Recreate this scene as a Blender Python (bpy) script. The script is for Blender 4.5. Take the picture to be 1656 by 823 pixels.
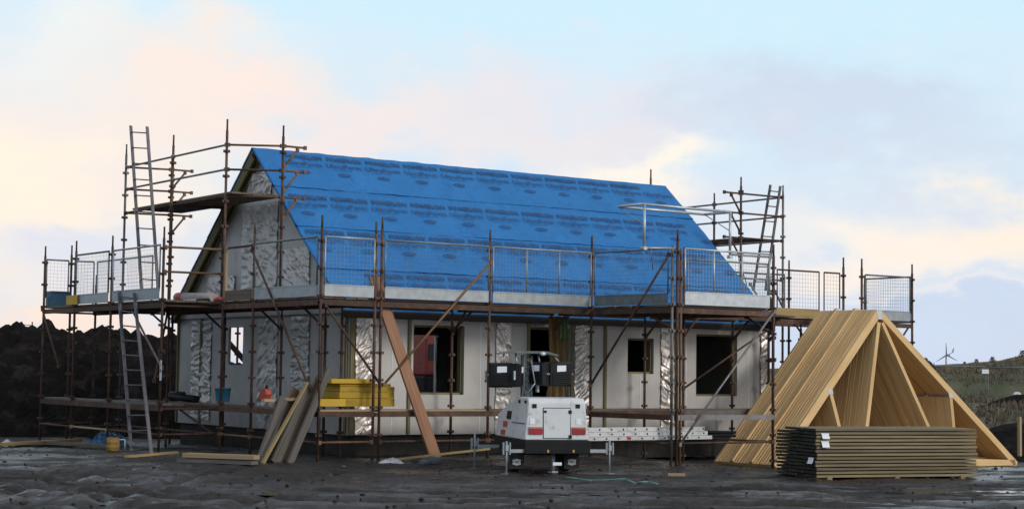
import bpy, bmesh, math, random
from mathutils import Vector, Matrix, noise
rnd = random.Random(7)
for o in list(bpy.data.objects): bpy.data.objects.remove(o, do_unlink=True)
S = bpy.context.scene; COL = S.collection
V = Vector
# ------------------------------------------------------------------ camera
CAM = V((-16.3967989, -28.7112698, 1.26918140))
YAW, PITCH, ROLL, FPX = 0.611447024, 0.0662776428, 0.0134214684, 2810.73857
PW, PH = 1656.0, 823.0
cy, sy, cp, sp = math.cos(YAW), math.sin(YAW), math.cos(PITCH), math.sin(PITCH)
FW = V((sy*cp, cy*cp, sp)); r0 = V((cy, -sy, 0)); u0 = r0.cross(FW)
RT = r0*math.cos(ROLL)+u0*math.sin(ROLL); UP = -r0*math.sin(ROLL)+u0*math.cos(ROLL)
LAT = V((cy, -sy, 0)); DEP = V((sy, cy, 0))           # level right / level forward
cd = bpy.data.cameras.new('camera'); cam = bpy.data.objects.new('camera', cd); COL.objects.link(cam)
cd.sensor_width = 36; cd.lens = FPX*36/PW; cd.clip_end = 6000; cd.clip_start = .1
m = Matrix((RT, UP, -FW)).transposed().to_4x4(); m.translation = CAM; cam.matrix_world = m
S.camera = cam
def ray(x, y): return FW+RT*((x-PW/2)/FPX)-UP*((y-PH/2)/FPX)
def at(ax, c, x, y):
    d = ray(x, y); return CAM+d*((c-CAM[ax])/d[ax])
def atd(D, x, y): return CAM+ray(x, y)*D
def ld(lat, dep, z): 
    p = CAM+LAT*lat+DEP*dep; return V((p.x, p.y, z))
# ------------------------------------------------------------------ light and sky
SUN_EL, SUN_AZ = math.radians(24), math.radians(158)     # azimuth clockwise from +Y
S.view_settings.view_transform = 'Standard'; S.view_settings.look = 'None'
S.view_settings.gamma = 1; S.view_settings.use_curve_mapping = False
S.view_settings.exposure = 0.0
sd = bpy.data.lights.new('sun', 'SUN'); sun = bpy.data.objects.new('sun', sd); COL.objects.link(sun)
sd.energy = 1.65; sd.angle = math.radians(18); sd.color = (1, .93, .85)
sdir = V((math.sin(SUN_AZ)*math.cos(SUN_EL), math.cos(SUN_AZ)*math.cos(SUN_EL), math.sin(SUN_EL)))
sun.rotation_euler = sdir.to_track_quat('Z', 'Y').to_euler(); sun.location = (0, -20, 30)
W = bpy.data.worlds.new('World'); S.world = W; W.use_nodes = True
def make_sky():
    nt = W.node_tree; N = nt.nodes; Lk = nt.links.new; N.clear()
    out = N.new('ShaderNodeOutputWorld'); bg = N.new('ShaderNodeBackground'); bg.inputs[1].default_value = .1
    Lk(bg.outputs[0], out.inputs[0])
    sky = N.new('ShaderNodeTexSky'); sky.sky_type = 'NISHITA'; sky.sun_disc = False
    sky.sun_elevation = SUN_EL; sky.sun_rotation = SUN_AZ
    tc = N.new('ShaderNodeTexCoord'); D = tc.outputs['Generated']
    def dot(v):
        n = N.new('ShaderNodeVectorMath'); n.operation = 'DOT_PRODUCT'; Lk(D, n.inputs[0]); n.inputs[1].default_value = v; return n.outputs['Value']
    def mth(op, a, b=None, c=None):
        n = N.new('ShaderNodeMath'); n.operation = op
        for i, q in enumerate((a, b, c)):
            if q is None: continue
            if isinstance(q, (int, float)): n.inputs[i].default_value = q
            else: Lk(q, n.inputs[i])
        return n.outputs[0]
    def nz(sc, det, off=(0, 0, 0), scale=(1, 1, 1), ro=.55):
        mp = N.new('ShaderNodeMapping'); mp.inputs['Scale'].default_value = scale; mp.inputs['Location'].default_value = off; Lk(D, mp.inputs[0])
        t = N.new('ShaderNodeTexNoise'); t.inputs['Scale'].default_value = sc; t.inputs['Detail'].default_value = det; t.inputs['Roughness'].default_value = ro
        Lk(mp.outputs[0], t.inputs['Vector']); return t.outputs['Fac']
    f = mth('MAXIMUM', mth('ABSOLUTE', dot(DEP)), .05)
    u = mth('DIVIDE', dot(LAT), f); v = mth('DIVIDE', mth('ABSOLUTE', dot((0, 0, 1))), f)
    n1 = nz(9, 6, scale=(1, 1, 2.2)); n2 = nz(11, 6, (3.1, 1.7, 5.2), (1, 1, 2.0)); n3 = nz(30, 5, (1, 2, 3), (1, 1, 1.8))
    u2 = mth('ADD', u, mth('MULTIPLY_ADD', n1, .26, -.13)); v2 = mth('ADD', v, mth('MULTIPLY_ADD', n2, .15, -.075))
    u2 = mth('ADD', u2, mth('MULTIPLY_ADD', n3, .05, -.025)); v2 = mth('ADD', v2, mth('MULTIPLY_ADD', n3, .03, -.015))
    def mix(fac, a, b):
        n = N.new('ShaderNodeMix'); n.data_type = 'RGBA'
        if isinstance(fac, (int, float)): n.inputs[0].default_value = fac
        else: Lk(fac, n.inputs[0])
        for i, q in ((6, a), (7, b)):
            if isinstance(q, tuple): n.inputs[i].default_value = (*q, 1)
            else: Lk(q, n.inputs[i])
        return n.outputs[2]
    def blob(x, y, a, b, amt):        # cloud mass centred on a sky direction
        uu = (x-828)/FPX; vv = (598+(x-828)*.0136-y)/FPX
        q = mth('ADD', mth('POWER', mth('ABSOLUTE', mth('DIVIDE', mth('SUBTRACT', u2, uu), a/FPX)), 2), mth('POWER', mth('ABSOLUTE', mth('DIVIDE', mth('SUBTRACT', v2, vv), b/FPX)), 2))
        return mth('MULTIPLY', mth('POWER', 2.718, mth('MULTIPLY', q, -1)), amt)
    def lin(c): return tuple(11.2*((q/255/12.92) if q < 10 else ((q/255+.055)/1.055)**2.4) for q in c)
    ramp = N.new('ShaderNodeMapRange'); ramp.inputs[1].default_value = 0; ramp.inputs[2].default_value = .2; Lk(v, ramp.inputs[0])
    base = mix(ramp.outputs[0], lin((203, 214, 235)), lin((203, 232, 247)))
    up = N.new('ShaderNodeMapRange'); up.inputs[1].default_value = .22; up.inputs[2].default_value = .9; Lk(v, up.inputs[0])
    base = mix(up.outputs[0], base, lin((176, 184, 196)))
    for (x, y, a, b, amt, c) in SKY_BLOBS: base = mix(blob(x, y, a, b, amt), base, lin(c))
    mot = N.new('ShaderNodeMapRange'); mot.inputs[1].default_value = .42; mot.inputs[2].default_value = .68; Lk(n2, mot.inputs[0])
    base = mix(mth('MULTIPLY', mot.outputs[0], .28), base, lin((236, 226, 226)))
    ns = N.new('ShaderNodeVectorMath'); ns.operation = 'SCALE'; ns.inputs['Scale'].default_value = 1.0; Lk(sky.outputs[0], ns.inputs[0])
    back = mth('GREATER_THAN', dot(DEP), 0)
    col = mix(.06, base, ns.outputs[0])
    Lk(col, bg.inputs[0])
SKY_BLOBS = [  # centre and spread in photo pixels about the view axis, strength, colour
    (60, 330, 270, 190, 1.0, (255, 237, 216)), (60, 60, 240, 90, .6, (246, 240, 232)), (330, 175, 270, 80, .9, (251, 230, 216)),
    (620, 195, 330, 60, .75, (245, 227, 220)), (930, 170, 220, 70, .65, (236, 226, 228)), (1000, 265, 130, 40, .95, (255, 243, 226)),
    (1330, 185, 330, 65, .7, (203, 209, 226)), (1560, 250, 200, 40, .5, (206, 211, 226)), (1450, 400, 290, 70, .85, (253, 240, 226)),
    (1600, 370, 190, 60, .85, (254, 236, 214)), (1600, 535, 330, 60, .5, (196, 206, 230)), (1520, 500, 200, 16, .55, (240, 234, 230)),
    (120, 520, 260, 35, .8, (255, 226, 205)), (170, 425, 160, 45, .6, (205, 215, 238)), (1050, 40, 500, 60, .4, (203, 234, 248))]
make_sky()
# ------------------------------------------------------------------ mesh builder
WM = {}
class MB:
    def __init__(s): s.v = []; s.f = []; s.uv = []; s.sm = []
    def quad(s, pts, uv=None, smooth=False):
        b = len(s.v); s.v += [V(p) for p in pts]; s.f.append(tuple(range(b, b+len(pts))))
        if uv is None:
            p0 = V(pts[0]); e = (V(pts[1])-p0); L = max(e.length, 1e-6); e = e/L
            uv = []
            for p in pts:
                d = V(p)-p0; a = d.dot(e); uv.append((a, (d-e*a).length))
        s.uv.append(uv); s.sm.append(smooth)
    def beam(s, p, q, w, h, up=(0, 0, 1), ends=True):
        p, q = V(p), V(q); d = q-p; L = d.length; d = d/L; up = V(up)
        if abs(d.dot(up.normalized())) > .98: up = V((0, 1, 0)) if abs(d.y) < .9 else V((1, 0, 0))
        x = d.cross(up).normalized(); y = x.cross(d).normalized(); x = x*w/2; y = y*h/2
        c = [p-x-y, p+x-y, p+x+y, p-x+y, q-x-y, q+x-y, q+x+y, q-x+y]; ju = rnd.random()*20; jv = rnd.random()*20
        for (a, b, cc, dd, wd) in ((0, 1, 5, 4, w), (1, 2, 6, 5, h), (2, 3, 7, 6, w), (3, 0, 4, 7, h)):
            s.quad([c[a], c[b], c[cc], c[dd]], [(ju, jv), (ju, jv+wd), (ju+L, jv+wd), (ju+L, jv)]); jv += wd
        if ends:
            s.quad([c[3], c[2], c[1], c[0]], [(ju, jv), (ju+.01, jv), (ju+.01, jv+.05), (ju, jv+.05)])
            s.quad([c[4], c[5], c[6], c[7]], [(ju+L, jv), (ju+L+.01, jv), (ju+L+.01, jv+.05), (ju+L, jv+.05)])
    def box(s, c, sz, M=None):
        c = V(c); hx, hy, hz = sz[0]/2, sz[1]/2, sz[2]/2
        P = [V((a*hx, b*hy, d*hz)) for d in (-1, 1) for a, b in ((-1, -1), (1, -1), (1, 1), (-1, 1))]
        if M is not None: P = [M @ p for p in P]
        P = [p+c for p in P]
        for f in ((3, 2, 1, 0), (4, 5, 6, 7), (0, 1, 5, 4), (1, 2, 6, 5), (2, 3, 7, 6), (3, 0, 4, 7)): s.quad([P[i] for i in f])
    def tube(s, p, q, r, r2=None, n=8, caps=True):
        p, q = V(p), V(q); r2 = r if r2 is None else r2; d = (q-p); L = d.length; d.normalize()
        a = d.orthogonal().normalized(); b = d.cross(a); ju = rnd.random()*20
        A = [p+(a*math.cos(t)+b*math.sin(t))*r for t in [2*math.pi*i/n for i in range(n)]]
        B = [q+(a*math.cos(t)+b*math.sin(t))*r2 for t in [2*math.pi*i/n for i in range(n)]]
        for i in range(n):
            j = (i+1) % n; cw = 2*math.pi*r/n
            s.quad([A[i], A[j], B[j], B[i]], [(ju, i*cw), (ju, i*cw+cw), (ju+L, i*cw+cw), (ju+L, i*cw)], True)
        if caps: s.quad(A[::-1]); s.quad(B)
    def prism(s, poly, off):                       # closed outline pushed along off
        P = [V(p) for p in poly]; o = V(off); Q = [p+o for p in P]; n = len(P)
        s.quad(P[::-1]); s.quad(Q)
        for i in range(n): j = (i+1) % n; s.quad([P[i], P[j], Q[j], Q[i]])
    def rings(s, R, caps=True, smooth=True):
        n = len(R[0])
        for A, B in zip(R, R[1:]):
            for i in range(n): j = (i+1) % n; s.quad([A[i], A[j], B[j], B[i]], None, smooth)
        if caps: s.quad(R[0][::-1]); s.quad(R[-1])
    def blob(s, c, rad, sub=2, amp=.25, fr=1.5, seed=0):
        bm = bmesh.new(); bmesh.ops.create_icosphere(bm, subdivisions=sub, radius=1)
        for f in bm.faces:
            pts = []
            for v in f.verts:
                k = 1+amp*noise.fractal(v.co*fr+V((seed*3.1, seed*1.7, seed)), .9, 2, 3)
                pts.append(V(c)+V((v.co.x*rad[0], v.co.y*rad[1], v.co.z*rad[2]))*k)
            s.quad(pts, None, True)
        bm.free()
    def build(s, name, mat, parent=None, origin=None, bevel=0, weld=False):
        if parent is not None: inv = WM[parent.name].inverted()
        else: inv = Matrix.Translation(-V(origin if origin is not None else (0, 0, 0)))
        me = bpy.data.meshes.new(name); me.from_pydata([inv @ p for p in s.v], [], s.f)
        uvl = me.uv_layers.new(name='UVMap'); k = 0
        for uv in s.uv:
            for q in uv: uvl.data[k].uv = q; k += 1
        for p, sm in zip(me.polygons, s.sm): p.use_smooth = sm
        bm = bmesh.new(); bm.from_mesh(me)
        bmesh.ops.remove_doubles(bm, verts=bm.verts, dist=1e-5)
        bmesh.ops.recalc_face_normals(bm, faces=bm.faces); bm.to_mesh(me); bm.free()
        me.materials.append(mat); o = bpy.data.objects.new(name, me); COL.objects.link(o)
        if parent is not None: o.parent = parent; WM[o.name] = WM[parent.name].copy()
        else: o.location = origin if origin is not None else (0, 0, 0); WM[o.name] = Matrix.Translation(o.location)
        if bevel:
            b = o.modifiers.new('bevel', 'BEVEL'); b.width = bevel; b.segments = 2; b.limit_method = 'ANGLE'
        return o
def tag(o, label, cat, group=None):
    o['label'] = label; o['category'] = cat
    if group: o['group'] = group
    return o
def thing(name, label, cat, loc=(0, 0, 0), group=None, M=None):
    o = bpy.data.objects.new(name, None); COL.objects.link(o); o.empty_display_size = .1
    o.matrix_world = M if M is not None else Matrix.Translation(V(loc)); WM[o.name] = (M.copy() if M is not None else Matrix.Translation(V(loc)))
    return tag(o, label, cat, group)
def copy_tree(o, mat=None, parent=None):
    c = o.copy(); COL.objects.link(c)
    if parent is not None: c.parent = parent; WM[c.name] = WM[parent.name].copy()
    else: c.matrix_world = mat; WM[c.name] = mat.copy()
    for ch in [q for q in bpy.data.objects if q.parent == o]: copy_tree(ch, None, c)
    return c
def structure(o): o['kind'] = 'structure'; return o
# ------------------------------------------------------------------ materials
def mat(name, c1, c2, rough=.7, metal=0., scale=4., det=6., coord='Object', stretch=(1, 1, 1), bump=0., bscale=40., rvar=.0, c3=None, c3s=1.3, c3t=(.55, .7), jit=0., spec=.5, bdist=.02):
    M = bpy.data.materials.new(name); M.use_nodes = True; nt = M.node_tree; N = nt.nodes; Lk = nt.links.new
    B = N['Principled BSDF']; B.inputs['Metallic'].default_value = metal; B.inputs['Specular IOR Level'].default_value = spec
    tc = N.new('ShaderNodeTexCoord'); mp = N.new('ShaderNodeMapping'); mp.inputs['Scale'].default_value = stretch
    Lk(tc.outputs[coord], mp.inputs[0])
    oi = N.new('ShaderNodeObjectInfo'); ad = N.new('ShaderNodeVectorMath'); ad.operation = 'ADD'; Lk(mp.outputs[0], ad.inputs[0])
    cmb = N.new('ShaderNodeCombineXYZ'); mu = N.new('ShaderNodeMath'); mu.operation = 'MULTIPLY'; mu.inputs[1].default_value = 37; Lk(oi.outputs['Random'], mu.inputs[0])
    for i in range(3): Lk(mu.outputs[0], cmb.inputs[i])
    Lk(cmb.outputs[0], ad.inputs[1]); vec = ad.outputs[0]
    def nz(sc, d=det, ro=.6):
        t = N.new('ShaderNodeTexNoise'); t.inputs['Scale'].default_value = sc; t.inputs['Detail'].default_value = d; t.inputs['Roughness'].default_value = ro
        Lk(vec, t.inputs['Vector']); return t.outputs['Fac']
    def rng(x, a, b, c=0., d=1.):
        n = N.new('ShaderNodeMapRange'); n.inputs[1].default_value = a; n.inputs[2].default_value = b; n.inputs[3].default_value = c; n.inputs[4].default_value = d; Lk(x, n.inputs[0]); return n.outputs[0]
    def mix(f, a, b):
        n = N.new('ShaderNodeMix'); n.data_type = 'RGBA'; Lk(f, n.inputs[0])
        for i, q in ((6, a), (7, b)):
            if isinstance(q, tuple): n.inputs[i].default_value = (*q, 1)
            else: Lk(q, n.inputs[i])
        return n.outputs[2]
    nf = nz(scale); col = mix(rng(nf, .3, .7), c1, c2)
    if c3: col = mix(rng(nz(scale*c3s), *c3t), col, c3)
    if jit:
        h = N.new('ShaderNodeHueSaturation'); Lk(col, h.inputs['Color']); Lk(rng(oi.outputs['Random'], 0, 1, 1-jit, 1+jit), h.inputs['Value']); col = h.outputs[0]
    Lk(col, B.inputs['Base Color'])
    if rvar: Lk(rng(nz(scale*2), .3, .7, max(rough-rvar, .03), min(rough+rvar, 1)), B.inputs['Roughness'])
    else: B.inputs['Roughness'].default_value = rough
    if bump:
        bp = N.new('ShaderNodeBump'); bp.inputs['Strength'].default_value = bump; bp.inputs['Distance'].default_value = bdist; Lk(nz(bscale, 4), bp.inputs['Height']); Lk(bp.outputs[0], B.inputs['Normal'])
    return M
def wood(name, c1, c2, rough=.75, jit=.15, c3=None, gr=22):
    return mat(name, c1, c2, rough, scale=3, coord='UV', stretch=(.5, gr, 1), bump=.25, bscale=9, c3=c3, c3s=.35, c3t=(.5, .75), jit=jit, spec=.3, bdist=.004)
def foil(name, c1, c2, rough, metal, scale, bump, stretch=(1, 1, 1), dist=.05):
    M = mat(name, c1, c2, rough, metal, scale=1.3, rvar=.1, bump=0)
    nt = M.node_tree; N = nt.nodes; Lk = nt.links.new; B = N['Principled BSDF']
    tc = N.new('ShaderNodeTexCoord'); mp = N.new('ShaderNodeMapping'); mp.inputs['Scale'].default_value = stretch; Lk(tc.outputs['Object'], mp.inputs[0])
    n1 = N.new('ShaderNodeTexNoise'); n1.inputs['Scale'].default_value = scale; n1.inputs['Detail'].default_value = 3; n1.inputs['Distortion'].default_value = 1.2; Lk(mp.outputs[0], n1.inputs['Vector'])
    v1 = N.new('ShaderNodeTexVoronoi'); v1.inputs['Scale'].default_value = scale*1.7; Lk(n1.outputs['Color'], v1.inputs['Vector'])
    v2 = N.new('ShaderNodeTexNoise'); v2.noise_type = 'RIDGED_MULTIFRACTAL'; v2.inputs['Scale'].default_value = scale*.8; v2.inputs['Detail'].default_value = 3; Lk(mp.outputs[0], v2.inputs['Vector'])
    a = N.new('ShaderNodeMath'); a.operation = 'MULTIPLY_ADD'; Lk(v2.outputs['Fac'], a.inputs[0]); a.inputs[1].default_value = .5; Lk(n1.outputs['Fac'], a.inputs[2])
    bp = N.new('ShaderNodeBump'); bp.inputs['Strength'].default_value = bump; bp.inputs['Distance'].default_value = dist; Lk(a.outputs[0], bp.inputs['Height']); Lk(bp.outputs[0], B.inputs['Normal'])
    return M
M = {}
M['rust'] = mat('rusty_tube', (.045, .026, .02), (.115, .06, .04), .75, .15, scale=6, c3=(.16, .085, .05), c3s=.6, jit=.35, bump=.15)
M['rust_orange'] = mat('orange_rust_tube', (.13, .07, .035), (.20, .11, .055), .75, .1, scale=6, c3=(.07, .04, .03), jit=.2)
M['steel'] = mat('grey_scaffold_tube', (.13, .12, .12), (.23, .22, .21), .55, .5, scale=5, c3=(.12, .07, .05), c3s=.7, jit=.25)
M['galv'] = mat('galvanised_steel', (.28, .31, .33), (.40, .43, .45), .5, .5, scale=9, rvar=.12, jit=.12)
M['galv_dark'] = mat('dull_galvanised', (.12, .145, .155), (.21, .24, .25), .6, .4, scale=7, jit=.2)
M['galv_bright'] = mat('bright_galvanised', (.44, .47, .49), (.58, .61, .63), .42, .5, scale=9, jit=.05)
M['alu'] = mat('backlit_aluminium', (.10, .095, .105), (.16, .15, .16), .6, .1, scale=8, jit=.1)  # darker than bare metal: the ladders' backlit look is painted into the colour
M['board'] = wood('scaffold_board', (.10, .075, .055), (.20, .15, .105), c3=(.06, .05, .045))
M['board_grey'] = wood('weathered_board', (.09, .082, .073), (.17, .155, .135), c3=(.05, .044, .038))
M['board_pale'] = wood('pale_board', (.30, .21, .12), (.42, .31, .19), c3=(.2, .14, .08))
M['board_yellow'] = wood('yellow_board', (.29, .205, .085), (.38, .28, .13), c3=(.2, .14, .07))
M['pine'] = wood('new_pine', (.55, .35, .155), (.68, .475, .24), c3=(.45, .275, .115), jit=.07, gr=9)
M['redwood'] = wood('red_timber', (.26, .13, .075), (.38, .21, .125), c3=(.2, .10, .06))
M['stud'] = wood('treated_stud', (.15, .125, .06), (.23, .19, .10), c3=(.1, .085, .05))
M['tanalised'] = wood('treated_decking', (.17, .132, .075), (.28, .228, .138), c3=(.085, .068, .045), jit=.25)
M['endgrain'] = mat('shaded_end_grain', (.012, .013, .010), (.035, .034, .024), .9, scale=18, jit=.4)  # treated end grain, blackened further: shade of the unlit end is in the colour
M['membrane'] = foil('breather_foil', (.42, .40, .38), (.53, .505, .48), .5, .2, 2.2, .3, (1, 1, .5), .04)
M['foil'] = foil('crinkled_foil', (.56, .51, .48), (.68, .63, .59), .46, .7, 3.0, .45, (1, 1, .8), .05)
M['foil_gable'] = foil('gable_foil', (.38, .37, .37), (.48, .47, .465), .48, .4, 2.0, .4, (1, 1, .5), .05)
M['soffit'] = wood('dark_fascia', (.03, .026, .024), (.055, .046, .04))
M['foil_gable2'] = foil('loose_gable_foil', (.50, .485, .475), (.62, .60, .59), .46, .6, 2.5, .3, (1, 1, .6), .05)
M['dark'] = mat('shaded_interior', (.012, .011, .010), (.03, .027, .024), .9, scale=3)  # darkness of the unlit rooms put into floor, ceiling and partition colour
M['footing'] = mat('footing', (.015, .014, .013), (.04, .036, .033), .9, scale=5, bump=.4, bscale=14)
M['black'] = mat('black_plastic', (.005, .0055, .0065), (.010, .0105, .012), .6, scale=8, spec=.25)
M['rubber'] = mat('tyre_rubber', (.015, .015, .015), (.03, .03, .03), .85, scale=12)
M['white'] = mat('white_paint', (.58, .60, .62), (.66, .68, .69), .45, scale=3, c3=(.34, .31, .27), c3s=2.6, c3t=(.56, .78), rvar=.1)
M['offwhite'] = mat('grubby_white', (.50, .51, .51), (.64, .64, .63), .5, scale=4, c3=(.4, .38, .35), jit=.08)
M['paper'] = mat('paper', (.74, .78, .84), (.82, .84, .87), .7, scale=5)
M['red_lens'] = mat('red_lens', (.28, .012, .012), (.36, .02, .02), .25, scale=5)
M['amber_lens'] = mat('amber_lens', (.34, .13, .09), (.42, .17, .12), .3, scale=5)
M['red'] = mat('red_paint', (.42, .045, .03), (.52, .07, .045), .5, scale=4, c3=(.25, .03, .025))
M['red_dull'] = mat('dull_red_paint', (.20, .028, .022), (.28, .042, .03), .6, scale=4, c3=(.10, .02, .016))
M['hi_vis'] = mat('lime_yellow', (.55, .75, .16), (.65, .8, .25), .6, scale=5)
M['glass'] = mat('dark_glass', (.02, .025, .03), (.03, .035, .04), .08, scale=2)
M['insul'] = mat('yellow_insulation', (.36, .225, .016), (.44, .285, .025), .75, scale=4, c3=(.28, .175, .016), jit=.1)
M['insul_bright'] = mat('bright_yellow', (.50, .30, .012), (.56, .35, .018), .6, scale=4)
M['drum'] = mat('rusty_yellow', (.22, .13, .03), (.30, .18, .04), .8, scale=9, c3=(.10, .05, .02))
M['sackcloth'] = mat('grubby_pink_white', (.30, .27, .28), (.42, .39, .40), .7, scale=6)
M['blue_plastic'] = mat('blue_plastic', (.06, .26, .42), (.08, .31, .48), .5, scale=4)
M['blue_dull'] = mat('dull_blue_plastic', (.05, .13, .20), (.07, .17, .25), .6, scale=4)
M['blue_tarp'] = foil('blue_tarpaulin', (.03, .10, .21), (.06, .16, .30), .3, 0, 4, .9, (1, 1, 1), .06)
M['brown_tarp'] = mat('brown_sheet', (.13, .07, .02), (.24, .13, .03), .6, scale=3, stretch=(6, 6, .6), c3=(.10, .08, .03))
M['green_cloth'] = mat('green_cloth', (.10, .16, .06), (.15, .21, .09), .8)
M['hose'] = mat('green_hose', (.10, .24, .20), (.14, .30, .25), .5, scale=3)
M['polythene'] = foil('white_polythene', (.40, .43, .47), (.55, .57, .60), .4, 0, 5, .8, (1, 1, 1), .05)
M['ink'] = mat('dark_ink', (.010, .05, .15), (.014, .066, .185), .6, scale=30)
M['ink_black'] = mat('black_ink', (.03, .03, .03), (.05, .05, .05), .7)
M['peat'] = mat('peat_heap', (.0045, .0036, .0032), (.013, .0105, .0095), 1.0, scale=.9, bump=.9, bscale=4, c3=(.03, .0255, .023), c3s=2, bdist=.25, spec=.12)
M['grass'] = mat('rough_moor', (.07, .062, .036), (.14, .122, .075), .95, scale=.18, c3=(.05, .062, .022), c3s=.6, c3t=(.5, .62), bump=.5, bscale=2.0, bdist=.2)
M['blade'] = mat('moor_grass', (.09, .072, .046), (.155, .126, .08), .9, scale=.25, c3=(.06, .068, .03), c3s=.7, jit=.2)
M['shrub'] = mat('shrub', (.05, .035, .03), (.09, .06, .05), .9, scale=2)
M['turb'] = mat('turbine_grey', (.20, .21, .24), (.24, .25, .28), .6)
M['bird'] = mat('black_feathers', (.01, .01, .012), (.02, .02, .022), .6)
def roof_material():
    Mt = mat('blue_roof_membrane', (.014, .145, .39), (.020, .178, .46), .66, scale=1.2, rvar=.08, c3=(.012, .125, .35), c3s=2.0, c3t=(.5, .75), spec=.35)
    nt = Mt.node_tree; N = nt.nodes; Lk = nt.links.new; B = N['Principled BSDF']; tc = N.new('ShaderNodeTexCoord')
    n1 = N.new('ShaderNodeTexNoise'); n1.inputs['Scale'].default_value = 2.2; n1.inputs['Detail'].default_value = 5; n1.inputs['Distortion'].default_value = 1.4; Lk(tc.outputs['Object'], n1.inputs['Vector'])
    bp = N.new('ShaderNodeBump'); bp.inputs['Strength'].default_value = .8; bp.inputs['Distance'].default_value = .08; Lk(n1.outputs['Fac'], bp.inputs['Height'])
    n2 = N.new('ShaderNodeTexNoise'); n2.inputs['Scale'].default_value = 90; Lk(tc.outputs['Object'], n2.inputs['Vector'])
    b2 = N.new('ShaderNodeBump'); b2.inputs['Strength'].default_value = .1; b2.inputs['Distance'].default_value = .01; Lk(n2.outputs['Fac'], b2.inputs['Height']); Lk(bp.outputs[0], b2.inputs['Normal']); Lk(b2.outputs[0], B.inputs['Normal'])
    return Mt
M['roof'] = roof_material()
def ground_material():
    Mt = bpy.data.materials.new('wet_mud'); Mt.use_nodes = True; nt = Mt.node_tree; N = nt.nodes; Lk = nt.links.new; B = N['Principled BSDF']
    tc = N.new('ShaderNodeTexCoord')
    def nz(sc, d=6, st=(1, 1, 1), ro=.6):
        mp = N.new('ShaderNodeMapping'); mp.inputs['Scale'].default_value = st; mp.inputs['Rotation'].default_value = (0, 0, .35); Lk(tc.outputs['Object'], mp.inputs[0])
        t = N.new('ShaderNodeTexNoise'); t.inputs['Scale'].default_value = sc; t.inputs['Detail'].default_value = d; t.inputs['Roughness'].default_value = ro; Lk(mp.outputs[0], t.inputs['Vector']); return t.outputs['Fac']
    def ramp(x, st):
        r = N.new('ShaderNodeValToRGB'); r.color_ramp.elements.remove(r.color_ramp.elements[0])
        for i, (p, c) in enumerate(st):
            e = r.color_ramp.elements[0] if i == 0 else r.color_ramp.elements.new(p); e.position = p; e.color = (*c, 1)
        Lk(x, r.inputs[0]); return r.outputs[0]
    c = ramp(nz(.7, 9, (1, 1, 1), .7), [(.3, (.0085, .0068, .006)), (.5, (.020, .0166, .0148)), (.72, (.046, .039, .0355))])
    fine = ramp(nz(7, 5), [(.3, (.55, .55, .55)), (.7, (1.3, 1.27, 1.24))])
    mx = N.new('ShaderNodeMix'); mx.data_type = 'RGBA'; mx.blend_type = 'MULTIPLY'; mx.inputs[0].default_value = 1; Lk(c, mx.inputs[6]); Lk(fine, mx.inputs[7]); Lk(mx.outputs[2], B.inputs['Base Color'])
    wet = ramp(nz(.38, 9, (1, 1.4, 1), .70), [(.38, (.95,)*3), (.47, (.58,)*3), (.54, (.22,)*3)])
    ra = N.new('ShaderNodeAttribute'); ra.attribute_name = 'rise'        # hollows hold water, ridges are drier
    def mr(x, a, b, c_, d_):
        n = N.new('ShaderNodeMapRange'); n.inputs[1].default_value = a; n.inputs[2].default_value = b; n.inputs[3].default_value = c_; n.inputs[4].default_value = d_; Lk(x, n.inputs[0]); return n.outputs[0]
    jn = N.new('ShaderNodeMath'); jn.operation = 'MULTIPLY_ADD'; Lk(nz(1.1, 6), jn.inputs[0]); jn.inputs[1].default_value = .12; Lk(ra.outputs['Fac'], jn.inputs[2])
    hol = mr(jn.outputs[0], .01, .05, .14, 1.0); mn = N.new('ShaderNodeMath'); mn.operation = 'MINIMUM'; Lk(hol, mn.inputs[0])
    wr = N.new('ShaderNodeSeparateColor'); Lk(wet, wr.inputs[0]); Lk(wr.outputs[0], mn.inputs[1]); wet = mn.outputs[0]
    dry = mr(jn.outputs[0], .0, .12, .62, 1.35); m3 = N.new('ShaderNodeVectorMath'); m3.operation = 'SCALE'; Lk(mx.outputs[2], m3.inputs[0]); Lk(dry, m3.inputs['Scale']); Lk(m3.outputs[0], B.inputs['Base Color'])
    Lk(wet, B.inputs['Roughness']); B.inputs['Specular IOR Level'].default_value = .5
    b1 = N.new('ShaderNodeBump'); b1.inputs['Strength'].default_value = .9; b1.inputs['Distance'].default_value = .12; Lk(nz(10, 9, ro=.68), b1.inputs['Height'])
    Lk(mr(wet, .2, .8, .30, 1.0), b1.inputs['Strength']); Lk(b1.outputs[0], B.inputs['Normal']); return Mt
M['mud'] = ground_material()
M['water'] = mat('muddy_water', (.012, .012, .013), (.016, .016, .018), .12, scale=2, bump=.08, bscale=6)
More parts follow.
